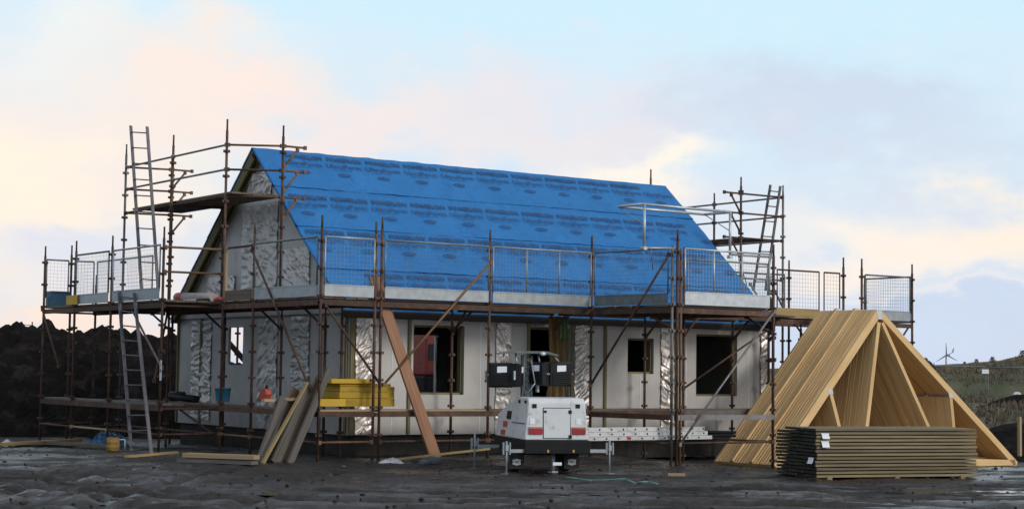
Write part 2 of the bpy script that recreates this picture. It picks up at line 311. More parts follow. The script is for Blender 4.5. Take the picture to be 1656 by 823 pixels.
# ------------------------------------------------------------------ the ground
def ss(a, b, x):
    t = min(1, max(0, (x-a)/(b-a))); return t*t*(3-2*t)
def gz(x, y):
    return -.45-.15*ss(4.5, 8, x)*ss(-7.5, -4, y)-.15*ss(9, 16, x)*ss(-7.5, -3, y)-.12*ss(0, 25, y)+.06*ss(-4, -1.5, y)*(1-ss(4, 7, x))*(1-ss(3, 9, y))
TRACKS = [(19.6, .02, .010), (21.3, .05, .012), (22.9, .02, .006), (24.3, -.03, .010), (25.6, .03, .014), (20.9, -.12, .0)]   # depth, slope, bend
def rut(x, y):
    dx, dy = x-CAM.x, y-CAM.y; dlat = dx*LAT.x+dy*LAT.y; dd = dx*DEP.x+dy*DEP.y
    h = .028*noise.fractal(V((x*.8, y*.8, 1)), 1, 2, 5)+.016*noise.fractal(V((x*3.5, y*3.5, 5)), .8, 2, 3)+.012*max(0, noise.noise(V((x*6.5, y*6.5, 2))))
    if 17 < dd < 30 and abs(dlat) < 14:
        wob = .35*noise.noise(V((dlat*.22, 3, 1)))
        for k, (d0, sl, bd) in enumerate(TRACKS):
            g = .95+.35*noise.noise(V((dlat*.35, k*7.1, 4)))
            for o in (0, 1.75):
                q = dd-(d0+o*.55+sl*dlat+bd*(dlat-2)**2+wob*(1+.3*k))
                if abs(q) < .6:
                    e = math.exp(-(q/.13)**2); b = math.exp(-((abs(q)-.27)/.10)**2)
                    h += g*(-.12*e+.045*b)+.018*e*math.sin(dlat*16+q*9)
        for c in (-6.6, -5.0, -3.2):            # tracks leading away on the left
            q = dlat-(c+.03*(dd-22)**2*.3+.3*noise.noise(V((dd*.3, c, 2))))
            if abs(q) < .5 and dd < 29: h += -.07*math.exp(-(q/.14)**2)+.02*math.exp(-((abs(q)-.27)/.1)**2)
    return h
def make_ground():
    def axis(lo, hi, st, far):
        a = []; x = lo
        while x <= hi+1e-6: a.append(x); x += st
        s, b = st, a[-1]
        while b < far: s *= 1.35; b += s; a.append(b)
        s, b = st, a[0]; pre = []
        while b > -far: s *= 1.35; b -= s; pre.append(b)
        return pre[::-1]+a
    us = axis(-10, 12, .085, 2500); vs = axis(18.5, 36, .085, 2500)
    verts, faces, low = [], [], []
    for v in vs:
        for u in us:
            p = CAM+LAT*u+DEP*v; z = gz(p.x, p.y)+rut(p.x, p.y)*(1-ss(48, 80, abs(u)))*(1-ss(55, 90, abs(v)))
            verts.append((p.x, p.y, z)); low.append(z-gz(p.x, p.y))
    n = len(us)
    for j in range(len(vs)-1):
        for i in range(n-1): faces.append((j*n+i, j*n+i+1, (j+1)*n+i+1, (j+1)*n+i))
    me = bpy.data.meshes.new('ground'); me.from_pydata(verts, [], faces); me.materials.append(M['mud'])
    at_ = me.attributes.new('rise', 'FLOAT', 'POINT'); at_.data.foreach_set('value', low)
    for p in me.polygons: p.use_smooth = True
    o = bpy.data.objects.new('ground', me); COL.objects.link(o); structure(o)
make_ground()
def clods():
    m_ = MB(); rg = random.Random(21)
    for k in range(1100):
        d = 19.5+17*rg.random()**1.5; l = rg.uniform(-.3, .3)*d; p = ld(l, d, 0); p.z = gz(p.x, p.y)+rut(p.x, p.y); r = rg.uniform(.01, .028)*(1.7 if rg.random() < .05 else 1)
        m_.blob(p+V((0, 0, r*.3)), (r*rg.uniform(.8, 1.5), r, r*.7), 1, .4, 2, k)
    o = m_.build('mud_clods', M['clod']); o['kind'] = 'stuff'
M['clod'] = mat('clods', (.017, .014, .0125), (.036, .030, .027), .9, scale=3, c3=(.08, .074, .07), c3t=(.6, .7), c3s=2)
clods()
def puddle(c, a, b, seed, z):
    m_ = MB(); pts = []
    for k in range(48):
        t = 2*math.pi*k/48; r = 1+.35*noise.noise(V((math.cos(t)*1.6, math.sin(t)*1.6, seed)))+.15*noise.noise(V((math.cos(t)*5, math.sin(t)*5, seed)))
        pts.append(V((c.x, c.y, z))+LAT*a*r*math.cos(t)+DEP*b*r*math.sin(t))
    m_.quad(pts); structure(m_.build('puddle', M['water'], origin=(c.x, c.y, z)))
def hill_mesh(name, mt, lats, deps, fn):
    verts = []; faces = []
    for d in deps:
        for l in lats: p = ld(l, d, 0); verts.append((p.x, p.y, fn(l, d)))
    n = len(lats)
    for j in range(len(deps)-1):
        for i in range(n-1): faces.append((j*n+i, j*n+i+1, (j+1)*n+i+1, (j+1)*n+i))
    me = bpy.data.meshes.new(name); me.from_pydata(verts, [], faces); me.materials.append(mt)
    for p in me.polygons: p.use_smooth = True
    o = bpy.data.objects.new(name, me); COL.objects.link(o); return structure(o)
def lerp(tab, x):
    if x <= tab[0][0]: return tab[0][1]
    for (a, b), (c, d) in zip(tab, tab[1:]):
        if x <= c: return b+(d-b)*(x-a)/(c-a)
    return tab[-1][1]
def fr(n, a, b): return [a+(b-a)*i/(n-1) for i in range(n)]
# dark peat heap behind the left of the house: crest follows the skyline
HEAPTOP = [(-34, 2.3), (-22, 2.35), (-14, 2.1), (-13, 2.12), (-12, 1.98), (-11.2, 2.1), (-10.3, 1.9), (-9.6, 1.95), (-9.0, 1.7), (-8.3, 1.4), (-7.5, 1.2), (-5.5, .8), (-3.5, .2), (-1.5, -.9)]
def heap(l, d):
    top = lerp(HEAPTOP, l); b = -.8
    k = ss(41, 46.5, d)*(1-ss(50, 57, d)); n = noise.fractal(V((l*.9, d*.9, 4)), .9, 2, 5)
    n2 = abs(noise.noise(V((l*2.2, d*2.2, 8)))); n3 = max(0, noise.noise(V((l*3.7, d*3.7, 2))))
    return b+(top-b)*k*(1+.05*n)+(.20*n+.28*n2+.22*n3-.1)*min(1, 4*k)
hill_mesh('spoil_heap', M['peat'], fr(330, -34, 0), fr(150, 40.5, 58), heap)
# moorland bank on the right
SKY = [(.05, 2), (.2, 10), (.232, 15), (.26, 19), (.282, 25), (.295, 34), (.34, 55), (.6, 80)]      # bearing -> skyline above the horizon
def bank(l, d):
    top = CAM.z+150*lerp(SKY, l/d)/FPX; n = noise.fractal(V((l*.35, d*.35, 2)), .8, 2, 5); n2 = max(0, noise.noise(V((l*.8, d*.8, 6))))
    base = -1.0+.8*ss(66, 74, d)
    z = base+(top-base)*(.62*ss(90, 99, d)+.38*ss(104, 150, d))
    return z+(n*.3+.35*n2)*(1-.75*ss(118, 150, d))-.9*ss(2, -6, l)-.01*max(0, d-150)
hill_mesh('hill', M['grass'], fr(170, 6, 120), fr(110, 66, 210), bank)
def dark_mound(l, d): 
    return -.95+1.05*math.exp(-((l-12.9)/2.2)**2-((d-43.5)/1.8)**2)+.09*noise.fractal(V((l*1.3, d*1.3, 7)), .9, 2, 4)
hill_mesh('gravel_mound', M['peat'], fr(60, 9.5, 17), fr(50, 40.5, 47), dark_mound)
def peat_ridge(l, d): 
    return -.9+1.9*math.exp(-((l-27)/6.0)**2-((d-80)/2.2)**2)+.2*noise.fractal(V((l*.8, d*.8, 3)), .9, 2, 4)
hill_mesh('peat_ridge', M['peat'], fr(90, 15, 40), fr(40, 75, 86), peat_ridge)
def bank_grass():
    m_ = MB(); rg = random.Random(3)
    for k in range(5200):
        d = rg.uniform(64, 125); l = rg.uniform(.19, .33)*d
        z = bank(l, d) if d > 66 else -.85
        if d < 66 and rg.random() < .3: continue
        if abs(d-80) < 3 and 20 < l < 34: continue
        dense = noise.noise(V((l*.25, d*.25, 5)))
        if dense < -.15: continue
        h = rg.uniform(.15, .42)*(1+.6*dense); p = ld(l, d, z-.05)
        for q in range(4):
            a = rg.uniform(0, 6.28); w = V((math.cos(a), math.sin(a), 0))*.035; lean = V((rg.uniform(-.2, .2), rg.uniform(-.2, .2), h))
            b = p+V((rg.uniform(-.2, .2), rg.uniform(-.2, .2), 0))
            m_.quad([b-w, b+w, b+lean*.6+w*.7, b+lean, b+lean*.6-w*.7])
    o = m_.build('moor_grass', M['blade']); o['kind'] = 'stuff'
bank_grass()
# ------------------------------------------------------------------ the house
HL, HD, HH, RISE, DROP, OG = 10.80, 7.766, 2.30, 3.4975, .1505, .20
house = thing('timber_house', 'unfinished one-storey house wrapped in silver foil under a steep blue membrane roof', 'house')
def wall_panel(m_, o, ex, en, L, z0, z1, holes, t):
    """sheet with thickness t (along -en), rectangular holes (a0,a1,z0,z1)"""
    o, ex, en = V(o), V(ex), V(en); A = sorted({0, L, *[h[0] for h in holes], *[h[1] for h in holes]}); Z = sorted({z0, z1, *[h[2] for h in holes], *[h[3] for h in holes]})
    P = lambda a, z, d: o+ex*a+V((0, 0, z))-en*d
    def solid(i, j):
        if i < 0 or j < 0 or i >= len(A)-1 or j >= len(Z)-1: return False
        a, z = (A[i]+A[i+1])/2, (Z[j]+Z[j+1])/2
        return not any(h[0] < a < h[1] and h[2] < z < h[3] for h in holes)
    for i in range(len(A)-1):
        for j in range(len(Z)-1):
            if not solid(i, j): continue
            a0, a1, b0, b1 = A[i], A[i+1], Z[j], Z[j+1]
            m_.quad([P(a0, b0, 0), P(a1, b0, 0), P(a1, b1, 0), P(a0, b1, 0)]); m_.quad([P(a0, b1, t), P(a1, b1, t), P(a1, b0, t), P(a0, b0, t)])
            if not solid(i-1, j): m_.quad([P(a0, b0, 0), P(a0, b1, 0), P(a0, b1, t), P(a0, b0, t)])
            if not solid(i+1, j): m_.quad([P(a1, b1, 0), P(a1, b0, 0), P(a1, b0, t), P(a1, b1, t)])
            if not solid(i, j-1): m_.quad([P(a0, b0, 0), P(a0, b0, t), P(a1, b0, t), P(a1, b0, 0)])
            if not solid(i, j+1): m_.quad([P(a0, b1, 0), P(a1, b1, 0), P(a1, b1, t), P(a0, b1, t)])
FH = [(1.43, 2.61, .77, 2.12), (4.21, 5.22, .02, 2.14), (6.755, 7.465, 1.225, 1.975), (8.665, 9.865, .76, 2.105)]
w = MB(); wall_panel(w, (0, 0, 0), (1, 0, 0), (0, -1, 0), HL, 0, HH+.1, FH, .2); w.build('front_wall', M['membrane'], house)
GH = [(4.49, 5.18, 1.30, 2.09)]
w = MB(); wall_panel(w, (0, .2, 0), (0, 1, 0), (-1, 0, 0), HD-.4, 0, HH, [(h[0]-.2, h[1]-.2, h[2], h[3]) for h in GH], .06)
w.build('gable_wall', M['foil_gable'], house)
w = MB(); wall_panel(w, (HL, .2, 0), (0, 1, 0), (1, 0, 0), HD-.4, 0, HH, [], .2); w.build('gable_wall', M['membrane'], house)
w = MB(); wall_panel(w, (0, HD, 0), (1, 0, 0), (0, 1, 0), HL, 0, HH+.1, [(.4, 2.9, .9, 2.2), (5.9, 6.85, .02, 2.1)], .2); w.build('rear_wall', M['membrane'], house)
zr = HH+DROP; pitch = (RISE-DROP)/(HD/2); TH = .22
def roofz(y): return zr+pitch*(y if y < HD/2 else HD-y)
for X, mt in ((0, 'foil_gable'), (HL-.2, 'membrane')):
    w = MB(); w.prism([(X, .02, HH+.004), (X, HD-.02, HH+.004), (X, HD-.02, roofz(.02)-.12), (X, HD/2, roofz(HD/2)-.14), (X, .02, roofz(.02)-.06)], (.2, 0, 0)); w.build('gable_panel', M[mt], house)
w = MB(); w.box((HL/2, HD/2, -.28), (HL-.16, HD-.16, .54)); w.build('foundation', M['footing'], house)
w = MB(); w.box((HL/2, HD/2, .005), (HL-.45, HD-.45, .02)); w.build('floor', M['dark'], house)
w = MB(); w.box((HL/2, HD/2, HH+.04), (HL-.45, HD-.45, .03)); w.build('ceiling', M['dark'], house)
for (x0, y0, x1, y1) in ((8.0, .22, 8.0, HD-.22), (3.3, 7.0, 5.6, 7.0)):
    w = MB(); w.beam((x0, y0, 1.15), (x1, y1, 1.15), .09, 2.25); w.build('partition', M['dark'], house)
# roof: slab halves, verge timbers, membrane sheets with laps, print
nS = V((0, -pitch, 1)).normalized(); dS = V((0, -1, -pitch)).normalized(); RID = V((0, HD/2, HH+RISE)); SL = (V((0, 0, zr))-RID).length
roof = None
w = MB()
for sgn in (1, -1):
    e = V((0, HD/2-sgn*(HD/2+.0), zr-.012)); rg = RID-V((0, 0, .012)); t = V((0, 0, -.09 if sgn < 0 else -.03))
    a, b = e+V((-OG+.02, 0, 0)), e+V((HL+OG-.02, 0, 0)); c, d = rg+V((HL+OG-.02, 0, 0)), rg+V((-OG+.02, 0, 0))
    w.prism([a, d, d+t, a+t], (HL+2*OG-.04, 0, 0))
roof = w.build('roof', M['stud'], house)
def membrane(back):
    rows = [(-.06, 1.36), (1.24, 2.70), (2.58, 4.03), (3.91, SL+.03)]
    for k, (v0, v1) in enumerate(rows):
        w = MB(); nx, nv = 220, 20; lift = .004+.006*(3-k); g = []
        for j in range(nv+1):
            vv = v0+(v1-v0)*j/nv; row = []
            for i in range(nx+1):
                x = -OG+(HL+2*OG)*i/nx
                h = .010*math.sin(x*2*math.pi/.6)*(.6+.4*math.sin(vv*1.2+x*.5))+.016*noise.fractal(V((x*.9, vv*1.4, 3+k)), .9, 2, 3)+.004*noise.noise(V((x*5, vv*5, k)))
                h = lift+.010+h*.8+(.010 if j == nv else 0)
                if vv < 0: p = V((x, HD/2+.03, RID.z+.012+h*.2))
                else: p = RID+dS*vv+nS*h; p.x = x
                if back: p.y = HD-p.y; p.z -= .004
                row.append(p)
            g.append(row)
        for j in range(nv):
            for i in range(nx): w.quad([g[j][i], g[j][i+1], g[j+1][i+1], g[j+1][i]], None, True)
        for side in (0, nx):               # folded down over the verge
            for j in range(nv):
                a, b = g[j][side], g[j+1][side]; dn = V((0, 0, -.05)); w.quad([a, b, b+dn, a+dn], None)
        w.build('roof_membrane', M['roof'], house)
membrane(False); membrane(True)
w = MB(); w.box((HL/2, -.012, zr-.06), (HL+2*OG, .006, .11)); w.build('membrane_edge', M['roof'], house)
for sgn in (-1,):
    for X in (-OG+.035, -.035, HL+.035, HL+OG-.035):
        w = MB(); y0 = HD/2-sgn*(HD/2-.01); a = V((X, y0, zr-.19)); b = V((X, HD/2, RID.z-.19)); w.beam(a, b, .045, .16); w.build('bargeboard', M['stud'], house)
w = MB(); w.beam((-OG+.03, -.035, zr-.165), (HL+OG-.03, -.035, zr-.165), .03, .14); w.build('fascia', M['soffit'], house)
w = MB(); w.beam((-OG+.03, HD+.035, zr-.165), (HL+OG-.03, HD+.035, zr-.165), .03, .14); w.build('fascia', M['soffit'], house)
def text_mesh(txt, size, bold=.0, shear=0.):
    cu = bpy.data.curves.new('t', 'FONT'); cu.body = txt; cu.size = size; cu.offset = bold; cu.shear = shear; cu.resolution_u = 2
    ob = bpy.data.objects.new('t', cu); COL.objects.link(ob); bpy.context.view_layer.update()
    me = ob.evaluated_get(bpy.context.evaluated_depsgraph_get()).to_mesh()
    vs = [v.co.copy() for v in me.vertices]; fs = [tuple(p.vertices) for p in me.polygons]; ob.to_mesh_clear()
    bpy.data.objects.remove(ob); bpy.data.curves.remove(cu); return vs, fs
def put_text(m_, tm, o, ex, ey, sx=1, syy=1):
    vs, fs = tm
    for f in fs: m_.quad([V(o)+V(ex)*vs[i].x*sx+V(ey)*vs[i].y*syy for i in f])
def roof_print():
    m_ = MB(); P = text_mesh('POWERLON', .19, .006, .12); U = text_mesh('UltraPerm', .21, .001, .12); Sm = text_mesh('vapour permeable underlay', .04, 0, 0)
    wid = lambda t: max(v.x for v in t[0])
    sP, sU = .86/wid(P), .86/wid(U); sS = .6/wid(Sm)
    for k, v in enumerate((.23, 1.70, 2.88, 4.22)):
        ph = (-.29, .20, .12, -.05)[k]
        for i in range(-1, 12):
            x = -.2+ph+i*.965; lift = nS*.060
            if x > -.19 and x+.87 < HL+.18:
                put_text(m_, P, RID+dS*(v+.07)+V((x, 0, 0))+lift, V((1, 0, 0)), -dS, sP, 1)
            xu = x-.10
            if xu > -.19 and xu+.87 < HL+.18:
                put_text(m_, U, RID+dS*(v+.32)+V((xu, 0, 0))+lift, V((1, 0, 0)), -dS, sU, 1)
                m_.quad([RID+dS*(v+.375+q)+V((xu+.1+e, 0, 0))+lift for e, q in ((0, 0), (.5, 0), (.5, .012), (0, .012))])
            xl = x+.23
            if -.1 < xl < HL+.05 and v < 4:
                c = RID+dS*(v+.565)+V((xl, 0, 0))+lift; R = []
                for rx, ry in ((.15, .058), (.118, .036)):
                    R.append([c+V((rx*math.cos(t), 0, 0))+dS*(-ry*math.sin(t)) for t in [2*math.pi*q/20 for q in range(20)]])
                for q in range(20): j = (q+1) % 20; m_.quad([R[0][q], R[0][j], R[1][j], R[1][q]])
                for q in range(-2, 3):
                    hh = .036-.009*abs(q); m_.quad([c+V((q*.03+e, 0, 0))+dS*z for e, z in ((-.008, .022), (.008, .022), (.008, -hh+.01), (-.008, -hh+.01))])
    m_.build('printed_lettering', M['ink'], roof)
roof_print()
# foil strips, battens and window edges on the walls
def sheet(name, o, ex, en, x0, x1, z0, z1, mt, amp=.02, fr_=5, sd=0, nx=14, nz_=40, nrm_col=False):
    m_ = MB(); g = []; sg = 1 if int(sd) % 2 else -1; rc = random.Random(sd*7+1); CR = []
    for _ in range(int(95*(x1-x0)*(z1-z0)/fr_*4)+12):
        if nrm_col: an = rc.gauss(.12*sg, .28) if rc.random() < .8 else rc.uniform(1.2, 1.9)
        else: an = rc.gauss(-.75*sg, .45)
        CR.append((rc.uniform(x0, x1), rc.uniform(z0, z1), math.cos(an), math.sin(an), rc.uniform(.08, .32), rc.uniform(.022, .07), amp*rc.choice((-1, 1, 1))*rc.uniform(.25, .8)))
    for j in range(nz_+1):
        row = []
        for i in range(nx+1):
            a = x0+(x1-x0)*i/nx; z = z0+(z1-z0)*j/nz_
            h = .012+amp*.55*noise.fractal(V((a*fr_*.45+z*.4*sg, z*fr_*.25, sd)), .9, 2, 3)+amp*.4
            for (ca, cz, dx, dz, ln, wd_, A) in CR:
                da, dz_ = a-ca, z-cz; t = da*dx+dz_*dz
                if abs(t) > ln: continue
                dp = abs(da*dz-dz_*dx)/wd_
                if dp < 1: h += A*(1-dp)*(1-(t/ln)**2)
            edge = .02*noise.noise(V((z*3, sd, i)))
            row.append(V(o)+V(ex)*(a+(edge if i in (0, nx) else 0))+V((0, 0, z))+V(en)*max(h, .004))
        g.append(row)
    for j in range(nz_):
        for i in range(nx): m_.quad([g[j][i], g[j][i+1], g[j+1][i+1], g[j+1][i]], None, True)
    return m_.build(name, mt, house)
for k, (a, b) in enumerate(((.13, .56), (3.36, 3.72), (5.34, 5.72), (7.66, 8.02), (10.55, 10.79))):
    sheet('foil_strip', (0, 0, 0), (1, 0, 0), (0, -1, 0), a, b, .02, HH-.02, M['foil'], .030, 4.5, k, 26, 130)
sheet('foil_strip', (0, 0, 0), (1, 0, 0), (0, -1, 0), 4.32, 5.1, 2.16, HH-.01, M['foil'], .02, 6, 12, 16, 5)
for k, (a, b, z0, z1) in enumerate(((6.0, 7.0, .1, 2.25), (2.9, 3.75, .02, 2.25), (1.55, 2.3, .02, 2.28))):
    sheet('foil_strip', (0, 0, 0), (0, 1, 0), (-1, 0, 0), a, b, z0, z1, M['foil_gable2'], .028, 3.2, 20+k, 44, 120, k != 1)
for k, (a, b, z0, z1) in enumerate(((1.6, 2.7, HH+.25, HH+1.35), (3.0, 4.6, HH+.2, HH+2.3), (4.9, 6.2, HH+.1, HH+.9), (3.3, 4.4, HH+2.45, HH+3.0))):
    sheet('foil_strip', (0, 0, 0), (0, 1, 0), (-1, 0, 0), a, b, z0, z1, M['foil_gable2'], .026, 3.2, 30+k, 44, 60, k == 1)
for x in (.06, 1.33, 4.16, 5.27, 6.14, 8.05):
    w = MB(); w.beam((x, -.022, .01), (x, -.022, HH), .06 if x > .1 else .09, .035, (0, 1, 0)); w.build('batten', M['stud'], house)
for y in (.08, 1.1, 6.5, HD-.06):
    w = MB(); w.beam((-.022, y, .01), (-.022, y, HH), .07, .035, (1, 0, 0)); w.build('batten', M['stud'], house)
w = MB(); w.beam((-.03, .1, HH+.07), (-.03, HD-.1, HH+.07), .05, .12); w.build('gable_band', M['foil_gable'], house)
for x in (3.0, 7.1, 8.38, 9.3, 10.2, .95):          # pale tape seams
    hit = [h for h in FH if h[0] < x < h[1]]
    w = MB(); z1 = HH-.05; z0 = hit[0][3] if hit else .03
    if hit and hit[0][2] > .3: w.box((x, -.004, hit[0][2]/2), (.012, .004, hit[0][2]-.06))
    w.box((x, -.004, (z0+z1)/2), (.012, .004, z1-z0-.02)); w.build('tape_seam', M['paper'], house)
for (a0, a1, b0, b1) in FH:
    w = MB(); f_ = .05
    for p, q in (((a0, b0), (a0, b1)), ((a1, b0), (a1, b1)), ((a0, b1), (a1, b1)), ((a0, b0), (a1, b0))):
        if b0 < .3 and p[1] == b0 and q[1] == b0: continue
        ix = .021*(1 if p[0] == a0 else -1) if p[0] == q[0] else 0; iz = .021*(1 if p[1] == b0 else -1) if p[1] == q[1] else 0
        w.beam((p[0]+ix, .13, p[1]+iz), (q[0]+ix, .13, q[1]+iz), .04, .12, (0, 1, 0))
    w.build('window_lining' if b0 > .3 else 'door_lining', M['stud'], house)
# ------------------------------------------------------------------ scaffold
scaf = thing('scaffold', 'rusty tube scaffold with boarded decks standing all round the foil-wrapped house', 'scaffold', (-1.4, -1.4, -.4))
def standard(x, y, z1, z0=None, mt='rust', lean=0.):
    z0 = gz(x, y)-.04 if z0 is None else z0; m_ = MB()
    m_.tube((x, y, z0), (x, y, z1-.22), .028); m_.tube((x, y, z1-.22), (x, y, z1), .02)
    k = math.ceil((z0+.12+.43)/.495)
    z = -.43+k*.495
    while z < z1-.3:
        m_.tube((x, y, z-.022), (x, y, z+.022), .036, n=8)
        for s in (-1, 1):
            m_.box((x+s*.05, y, z), (.03, .05, .05)); m_.box((x, y+s*.05, z), (.05, .03, .05))
        z += .495
    return m_.build('standard', M[mt], scaf)
def ledger(p, q, mt='rust', name='ledger', r=.022):
    m_ = MB(); d = (V(q)-V(p)).normalized()
    if name == 'ledger' and abs(d.z) < .05 and p[2] < ZD and p[2] > 0: m_.beam(p, q, .05, .10)
    else: m_.tube(p, q, r)
    for e, s in ((V(p), 1), (V(q), -1)): m_.box(e+d*s*.03, (.055, .055, .075))
    return m_.build(name, M[mt], scaf)
def brace(p, q, mt='rust'): return ledger(p, q, mt, 'brace', .023)
NB = [0]
def boards(p, q, off, n, z, mt='board', wd=.225, th=.04):
    """n boards side by side from p to q (xy), stepping by off direction"""
    p, q, off = V((*p, z)), V((*q, z)), V((*off, 0)).normalized()
    for k in range(n):
        jit = rnd.uniform(-.03, .03); e = (q-p).normalized()*jit; o = off*(wd*(k+.5)+.006*k); m_ = MB(); dz = V((0, 0, rnd.uniform(-.004, .004)))
        m_.beam(p+o+e+dz, q+o+e+dz, wd-.008, th); m_.build('deck_board', M[mt], scaf); NB[0] += 1
def fascia_board(p, q, mt='board', h=.2, z=2.65, name='toe_board'):
    m_ = MB(); m_.beam((*p, z), (*q, z), .035, h); m_.build(name, M[mt], scaf)
ZD, ZL, ZB, ZR = 2.52, .5, -.06, 3.58      # deck, lower boards, base rail, guard rail
X0 = -1.4
# front row and its inner row
for (x, zt) in ((X0, 3.98), (-.28, 3.93), (-.15, 4.03), (2.24, 3.93), (4.69, 3.95), (7.1, 3.85), (9.62, 4.0)): standard(x, -1.4, zt)
for x in (-.35, 2.1, 4.5, 6.95, 9.42, 10.5): standard(x, -.33, 2.48)
for i, (a, b) in enumerate(((X0, -.28), (-.15, 2.24), (2.24, 4.69), (4.69, 7.1), (7.1, 9.62))):
    ledger((a, -1.4, ZD-.09), (b, -1.4, ZD-.09)); ledger((a, -1.4, ZL-.06), (b, -1.4, ZL-.06), 'rust' if i < 4 else 'steel'); ledger((a, -1.4, ZB), (b, -1.4, ZB), 'rust_orange' if i == 0 else 'rust')
    ledger((max(a, -.35), -.33, ZD-.09), (b-.14, -.33, ZD-.09)) if i else None
    boards((a, -1.36), (b, -1.36), (0, 1), 4, ZD)
    boards((a, -1.40), (b, -1.40), (0, 1), 2, ZL, 'board_pale' if i < 2 else 'board')
for x in (X0, -.2, 2.24, 4.69, 7.1, 9.62):
    for z in (ZD-.1, ZL-.07): ledger((x, -1.4, z), (x if x > -1 else x, -.33, z), 'rust', 'transom')
for x in (2.1, 4.5, 6.95, 9.42): brace((x, -.33, 2.0), (x+.5, -.33, ZD-.08)); brace((x, -.33, 1.95), (x, -.85, ZD-.1))
brace((X0+.05, -1.46, 2.4), (-.15, -1.46, .95)); brace((2.24, -1.46, 3.33), (-.12, -1.46, .95), 'rust_orange')
brace((7.13, -1.34, .92), (9.5, -1.34, 2.2))
# gable row
for (y, zt, mt) in ((1.25, 4.02, 'rust'), (2.57, 6.15, 'rust'), (5.13, 6.1, 'rust'), (7.65, 6.15, 'steel'), (9.2, 3.3, 'rust')): standard(X0, y, zt, None, mt)
for y in (.25, 2.03, 4.58, 7.23): standard(-.38, y, 2.48)
gy = [-1.4, 1.25, 2.57, 5.13, 7.65]
for a, b in zip(gy, gy[1:]):
    ledger((X0, a, ZD-.09), (X0, b, ZD-.09)); ledger((X0, a, ZL-.06), (X0, b, ZL-.06)); ledger((X0, a, ZB), (X0, b, ZB), 'rust_orange' if a > 1 and a < 2 else 'rust')
    ledger((-.38, a, ZD-.09), (-.38, b-.1, ZD-.09))
    boards((X0+.04, a), (X0+.04, b), (1, 0), 4, ZD)
    boards((X0+.02, a), (X0+.02, b), (1, 0), 1, ZL, 'board')
for y in gy[1:]:
    for z in (ZD-.1, ZL-.07): ledger((X0, y, z), (-.38, y, z), 'rust', 'transom')
brace((X0-.05, 1.28, 3.5), (X0-.05, -1.2, .85)); brace((X0+.05, 4.7, .4), (X0+.05, 2.7, -.15), 'rust')
for y in (.25, 2.03, 4.58, 7.23): brace((-.38, y, 2.0), (-.9, y, ZD-.1))
# upper tower on the gable
UPZ = 4.68
standard(-.45, 2.0, 6.05, 2.56); standard(-.42, 7.4, 5.9, 2.56); standard(-.42, 4.7, 4.62, 2.56)
for z in (5.15, 5.64):
    for a, b in ((2.57, 5.13), (5.13, 7.65)): ledger((X0, a, z), (X0, b, z), 'steel')
for z in (UPZ-.06, 5.15, 5.64):
    ledger((X0, 2.57, z), (-.45, 2.0, z), 'rust_orange' if z > 5.5 else 'rust'); ledger((X0, 7.65, z), (-.42, 7.4, z), 'rust')
    for (x, y) in ((-.45, 2.0), (-.42, 7.4)):
        ledger((x, y, z), (x+.52, y, z), 'rust_orange', 'bracket'); brace((x+.02, y, z-.42), (x+.34, y, z-.03), 'rust_orange')
for a, b in ((2.57, 5.13), (5.13, 7.65)): ledger((X0, a, UPZ-.06), (X0, b, UPZ-.06)); boards((X0+.02, a-.2), (X0+.02, b-(.4 if b > 7 else 0)), (1, 0), 5, UPZ)
ledger((X0, 5.13, UPZ-.09), (-.42, 4.7, UPZ-.09), 'rust', 'transom')
# ladder bay beyond the gable
XB = -2.62
for (y, zt, mt) in ((2.7, 3.95, 'rust'), (5.28, 3.92, 'rust'), (7.3, 3.92, 'rust'), (9.18, 3.9, 'rust')): standard(XB, y, zt, None, mt)
standard(-2.0, 9.2, 3.95); 
by = [2.7, 5.28, 7.3, 9.18]
for a, b in zip(by, by[1:]):
    ledger((XB, a, ZD-.09), (XB, b, ZD-.09)); ledger((XB, a, ZL-.06), (XB, b, ZL-.06)); ledger((XB, a, ZB), (XB, b, ZB), 'board_pale' if a > 4 and a < 6 else 'rust')
    boards((XB+.03, a), (XB+.03, b), (1, 0), 5, ZD); boards((XB+.05, a), (XB+.05, b), (1, 0), 2, ZL+.01, 'board_grey')
ledger((X0, 7.65, ZD-.09), (X0, 9.2, ZD-.09))
for y in by:
    for z in (ZD-.1, ZL-.07, ZB): ledger((XB, y, z), (X0, y, z), 'rust', 'transom')
ledger((XB, 2.7, ZR-.02), (X0, 2.6, ZR-.02), 'rust_orange', 'guard_rail'); ledger((XB, 2.7, 3.08), (X0, 2.6, 3.08), 'rust_orange', 'guard_rail')
brace((XB-.05, 9.15, 2.5), (XB-.05, 8.0, 1.2)); brace((XB+.05, 4.4, 2.45), (XB+.05, 2.75, 1.2), 'steel'); brace((X0, 5.2, 2.4), (XB, 3.0, .95))
# loading bay in front
BY, BX0, BX1 = -3.7, 4.93, 7.43
for (x, y, zt, mt) in ((BX0-.1, BY, 3.65, 'steel'), (BX0, BY-.03, 3.95, 'rust'), (BX0+.11, BY, 3.6, 'rust_orange'), (BX1, BY, 3.8, 'rust'), (BX1+.09, BY+.1, 3.7, 'rust')): standard(x, y, zt, None, mt)
for z in (ZD-.09, ZB):
    ledger((BX0, BY, z), (BX1, BY, z)); ledger((4.69, -1.4, z), (BX0-.1, BY, z)); ledger((7.1, -1.4, z), (BX1, BY, z))
ledger((BX0, BY, ZL-.08), (BX1, BY, ZL-.08), 'steel'); ledger((4.69, -1.4, ZL-.08), (BX0-.1, BY, ZL-.08))
for k in range(1, 4): x = BX0+(BX1-BX0)*k/4; ledger((x-.05, -1.4, ZD-.11), (x, BY, ZD-.11), 'rust', 'transom')
boards((BX0-.12, BY+.05), (BX1+.02, BY+.05), (0, 1), 10, ZD+.002)
